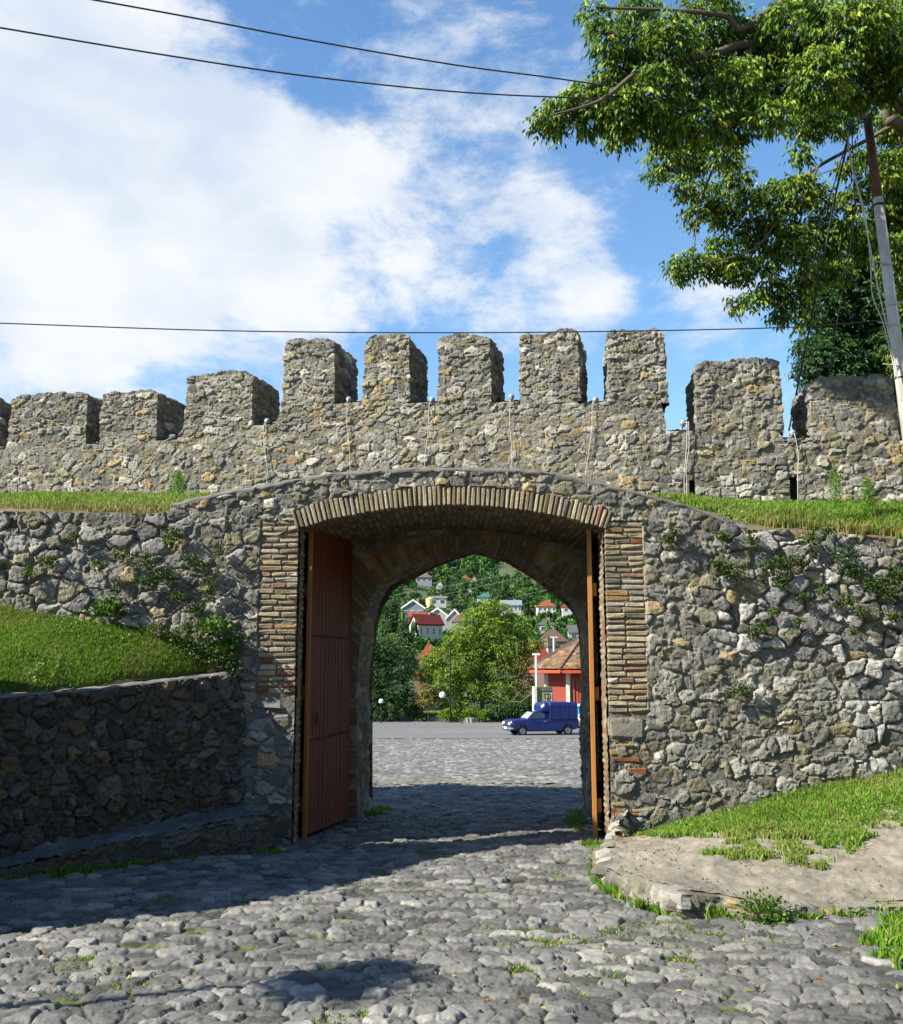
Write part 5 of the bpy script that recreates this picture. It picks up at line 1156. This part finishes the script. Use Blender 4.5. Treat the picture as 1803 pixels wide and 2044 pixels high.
for s_ in(-1,1):
    mb=MB()
    for dy in(.62,.45): mb.tube([(-2.17,s_*dy,.74),(-2.215,s_*dy,.74)],[.085,.08],14)
    vb(mb,'headlight','white')
    mb=MB(); mb.box((-1.98,s_*.805,.72),(.12,.02,.05),(.5,.1,.05)); mb.build('side_marker',flatmat('orange_lens',(.45,.08,.02),rough=.3,var=0),van,world=False)
mb=MB(); mb.box((-.92,-.82,1.06),(.06,.16,.1),ch=.02); vb(mb,'mirror','black')
mb=MB(); mb.box((.02,-.81,.86),(.14,.03,.03)); vb(mb,'door_handle','chrome')
# --- kiosk
KY=66.5; kc=at(1172,1400,KY+4); kz=-1.15
kio=empty('kiosk',(kc.x,kc.y,kz),label='red octagonal kiosk with mossy tiled pyramid roof and cream pillars',cat='kiosk')
ez=at(1104,1337,KY).z; az=at(1168,1266,KY+4).z; RR=4.25
def ov_(r,i,z): a=R(193+45*i); return Vector((kc.x+r*math.cos(a),kc.y+r*math.sin(a),z))
mb=MB(); V=[ov_(2.95,i,kz-.5) for i in range(8)]+[ov_(2.95,i,ez+.1) for i in range(8)]; mb.add(V,[(i,(i+1)%8,(i+1)%8+8,i+8) for i in range(8)],(.20,.035,.022)); mb.build('wall',M['vc'],kio)
# roof: displaced tiles
for i in range(8):
    A,B,C_=ov_(RR,i,ez),ov_(RR,i+1,ez),Vector((kc.x,kc.y,az)); n=(B-A).cross(C_-A).normalized(); n=n if n.z>0 else -n
    U=gl(0,1,.02); W_=gl(0,.985,.012); G_=np.zeros((len(U),len(W_),3))
    for iu,u in enumerate(U):
        e=A.lerp(B,u)
        G_[iu]=np.array([tuple(e.lerp(C_,w)) for w in W_])
    L=(C_-(A+B)/2).length; ed=(B-A).length
    def tf(P,A=A,B=B,C_=C_,U=U,W_=W_,L=L,ed=ed):
        Wv=np.tile(W_,len(U))*L; Uv=np.repeat(U,len(W_)); s_=(Uv-.5)*ed*(1-np.tile(W_,len(U))); r=np.floor(Wv/.26); ft=Wv/.26-r; c=np.floor(s_/.24+.5*(r%2)); a=_h(r,c,r*0+i,4); b=_h(r,c,r*0+i,9)
        col=pal(a,[(.26,.12,.05),(.30,.17,.08),(.20,.15,.08),(.13,.12,.07),(.34,.24,.13),(.09,.08,.06)],[3,3,2,2,1.5,1.5])*(.7+.6*b)[:,None]
        return .05*(1-ft)+.03*b+.04*np.abs(np.sin(np.pi*(s_/.24+.5*(r%2)))),col
    surf('roof_face',G_,np.array(tuple(n)),tf,M['soil'],kio)
mb=MB()
for i in range(8): mb.tube([ov_(RR+.08,i,ez+.03),Vector((kc.x,kc.y,az+.1))],[.11,.09],6,(.10,.055,.05))
mb.build('ridge_tiles',M['vc'],kio)
mb=MB()
for i in range(8):
    A,B=ov_(RR,i,ez-.13),ov_(RR,i+1,ez-.13); d=(B-A).normalized(); mb.box((A+B)/2,((B-A).length,.06,.2),(.36,.055,.02),ax=(d,Vector((-d.y,d.x,0)),Vector((0,0,1))))
mb.build('fascia',M['vc'],kio)
mb=MB(); V=[ov_(RR-.05,i,ez-.04) for i in range(8)]; mb.add(V,[tuple(range(8))],(.16,.05,.03)); mb.build('soffit',M['vc'],kio)
for i in range(8):
    q=ov_(3.0,i,0); mb=MB(); mb.box((q.x,q.y,(kz+ez)/2),(.26,.26,ez-kz+.2),(.50,.45,.34),rz=R(193+45*i)); mb.build('pillar',M['vc'],kio)
# door face between vertices 1 and 2
A,B=ov_(2.95,1,kz),ov_(2.95,2,kz); d=(B-A).normalized(); nn_=Vector((d.y,-d.x,0)); mid=A.lerp(B,.56)
if nn_.y>0: nn_=-nn_
AX=(d,nn_,Vector((0,0,1)))
mb=MB(); mb.box(mid+nn_*.03+Vector((0,0,1.25)),(1.15,.06,2.5),(.22,.07,.02),ax=AX); dr_=mb.build('door',M['vc'],kio)
mb=MB(); mb.box(mid+nn_*.07+Vector((0,0,1.55)),(.85,.03,1.3),ax=AX); mb.box(mid+nn_*.07+Vector((0,0,.55)),(.85,.03,.5),ax=AX); mb.build('pane',M['glass'],dr_)
mb=MB()
for z in(1.2,1.6,1.95): mb.box(mid+nn_*.10+Vector((0,0,z)),(.85,.02,.03),(.25,.16,.06),ax=AX)
mb.build('glazing_bar',M['vc'],dr_)
for q_,c_ in((.14,(.40,.08,.05)),(.26,(.30,.055,.035)),(.93,(.40,.08,.05))):
    mb=MB(); mb.box(A.lerp(B,q_)+nn_*.03+Vector((0,0,1.2)),(.12,.07,2.2),c_,ax=AX); mb.build('red_board',M['vc'],kio)
cu=bpy.data.curves.new('lettering','FONT'); cu.body='MAR'; cu.size=.62; cu.extrude=.015; to=bpy.data.objects.new('tmp',cu); COL.objects.link(to)
bpy.context.view_layer.update(); me=bpy.data.meshes.new_from_object(to.evaluated_get(bpy.context.evaluated_depsgraph_get())); bpy.data.objects.remove(to); me.name='lettering'
me.materials.clear(); me.materials.append(flatmat('yellow_letters',(.42,.22,.01),var=.05)); lo=bpy.data.objects.new('sign_lettering',me); COL.objects.link(lo); lo.parent=kio
lw_=Matrix.Translation(A.lerp(B,.50)+nn_*.12+Vector((0,0,ez-kz-.82)))@Matrix(((d.x,0,nn_.x,0),(d.y,0,nn_.y,0),(0,1,0,0),(0,0,0,1)))
lo.matrix_world=lw_; lo.parent=kio; lo.matrix_parent_inverse=Matrix.Translation(kio.location).inverted(); lo.matrix_basis=lw_
# plinth under kiosk
sh_=[ov_(3.95,i,0) for i in range(8)]; mb=MB(); mb.add([Vector((v.x,v.y,kz-.02)) for v in sh_]+[Vector((v.x,v.y,kz-1.5)) for v in sh_],[tuple(range(8))]+[(i,(i+1)%8,(i+1)%8+8,i+8) for i in range(8)],(.2,.19,.17)); mb.build('plinth',M['vc'],kio)
# --- drinks cooler
c0=at(1083,1417,64.8); kk_=64.8/F; cz_b=at(1083,1423,64.8).z; top_=at(1083,1371,64.8).z
fr=empty('drinks_cooler',(c0.x,64.8,cz_b),R(12),label='tall white and olive drinks cooler with glass door standing left of the kiosk',cat='cooler')
H=top_-cz_b; mb=MB(); mb.box((0,0,H/2),(1.15,.8,H),(.12,.13,.025)); fr_b=mb.build('cabinet',M['vc'],fr,world=False)
mb=MB(); mb.box((-.60,-.3,H/2),(.2,.35,H+.05),(.72,.72,.70)); mb.build('white_side_panel',M['vc'],fr,world=False)
mb=MB(); mb.box((.24,-.42,H-.14),(.68,.05,.24),(.13,.13,.13)); mb.box((.24,-.42,H/2-.1),(.68,.05,H-.5),(.30,.30,.29)); dd_=mb.build('door',M['vc'],fr,world=False)
mb=MB(); mb.box((.24,-.455,H/2-.1),(.54,.03,H-.66)); mb.build('pane',M['glass'],dd_,world=False)
mb=MB()
for z in np.linspace(.35,H-.7,4):
    for x in np.linspace(.02,.46,5): mb.tube([(x,-.475,z),(x,-.475,z+.2)],[.035,.02],6,rnd.choice([(.25,.03,.03),(.3,.2,.05),(.05,.15,.06),(.4,.4,.42)]))
mb.build('bottles',M['vc'],dd_,world=False,kind='stuff')
mb=MB(); mb.box((.47,-.49,H/2+.1),(.03,.03,.7),(.45,.6,.65)); mb.build('handle',M['vc'],dd_,world=False)
q=at(1071.5,1400,66.2); mb=MB(); mb.tube([(q.x,66.2,kz-.6),(q.x,66.2,at(1071,1307,66.2).z)],.08,10,(.62,.63,.62)); mb.box((q.x,66.2,at(1071,1306,66.2).z),(.5,.12,.12),(.62,.63,.62)); tag(mb.build('signal_post',M['vc']),'thin white post with short crossbar rising behind the drinks cooler','post')
q=at(1106,1283,90); mb=MB(); mb.tube([(q.x,90,0),(q.x,90,at(1106,1272,90).z)],.1,8,(.5,.5,.48)); mb.box((q.x,90,at(1106,1272,90).z),(.7,.12,.12),(.5,.5,.48)); tag(mb.build('signal_post',M['vc']),'far white post with crossbar above the kiosk roof slope','post')
# --- banner behind the van
b0=at(1157,1422,63.6); t=empty('advertising_board',(b0.x,63.6,float(G(63.6))),label='white and blue advertising board standing behind the tail of the van',cat='sign')
zt_,zb_=at(1157,1405,63.6).z,at(1157,1438,63.6).z; wd_=26/F*63.6; mb=MB(); mb.box((b0.x+.25,63.6,(zt_+zb_)/2),(wd_,.06,zt_-zb_),(.72,.74,.76)); mb.build('panel',M['vc'],t)
mb=MB(); mb.box((b0.x+.25,63.55,(zt_+zb_)/2+.05),(wd_*.86,.02,(zt_-zb_)*.62),(.03,.33,.62)); pr_=mb.build('blue_print',M['vc'],t)
mb=MB(); rock(mb,(b0.x+.22,63.53,(zt_+zb_)/2-.02),(.2,.012,.22),(.60,.28,.13),5); rock(mb,(b0.x+.05,63.53,(zt_+zb_)/2-.2),(.16,.012,.10),(.65,.65,.62),6); mb.build('printed_picture',M['vc'],pr_)
for s_ in(-1,1): mb=MB(); mb.tube([(b0.x+.25+s_*wd_*.4,63.62,float(G(63.6))-.1),(b0.x+.25+s_*wd_*.4,63.62,zb_)],.03,6,(.1,.1,.1)); mb.build('leg',M['vc'],t)
t=empty('shadow_tree',(-7.2,4.0,.4),label='small unseen tree beyond the left edge, crown shaped to cast shadow patches',cat='tree')
crown('crown',[(Vector((-5.5,4.28,4.45)),.26),(Vector((-5.45,4.12,4.32)),.2),(Vector((-5.5,4.42,4.5)),.18),(Vector((-5.6,4.33,2.7)),.26),(Vector((-5.9,4.0,2.9)),.2)],560,.1,PAL_T,[3,3,2.5,1.6,3,.18],t)  # unseen clumps placed to cast the shadow patches on the cobbles
mb=MB(); mb.tube([(-7.2,4,.3),(-7.0,4,2.2),(-6.4,4.1,3.6),(-5.5,4.3,4.5)],[.1,.08,.05,.02],7); mb.tube([(-7.0,4,2.2),(-6.1,4.1,3.0),(-5.5,4.3,2.8)],[.06,.04,.02],7); mb.build('trunk',M['bark'],t)
# ============================================================ UNSEEN HOUSE BLOCKS ADDED OUT OF FRAME TO CUT SKY LIGHT
for (x0,x1,y0,y1,h_,lb) in ((-3,22,-9,-6.5,7.5,'unseen house block added behind the viewer to cut sky light'),(11,14,-5,7.5,6.5,'unseen house block added beyond the right edge to cut sky light')):
    t=empty('occluder_house',((x0+x1)/2,(y0+y1)/2,.5),label=lb,cat='house'); mb=MB(); mb.box(((x0+x1)/2,(y0+y1)/2,h_/2),(x1-x0,y1-y0,h_+1),(.15,.14,.12)); mb.build('wall',M['vc'],t)
    mb=MB(); xa,xb,ya,yb_=x0-.5,x1+.5,y0-.5,y1+.5; hz_=h_+.5; ym=(ya+yb_)/2; mb.add([(xa,ya,hz_),(xb,ya,hz_),(xb,yb_,hz_),(xa,yb_,hz_),(xa+1,ym,hz_+1.6),(xb-1,ym,hz_+1.6)],[(0,1,5,4),(2,3,4,5),(1,2,5),(3,0,4),(0,3,2,1)],(.18,.07,.04)); mb.build('roof',M['tile'],t)
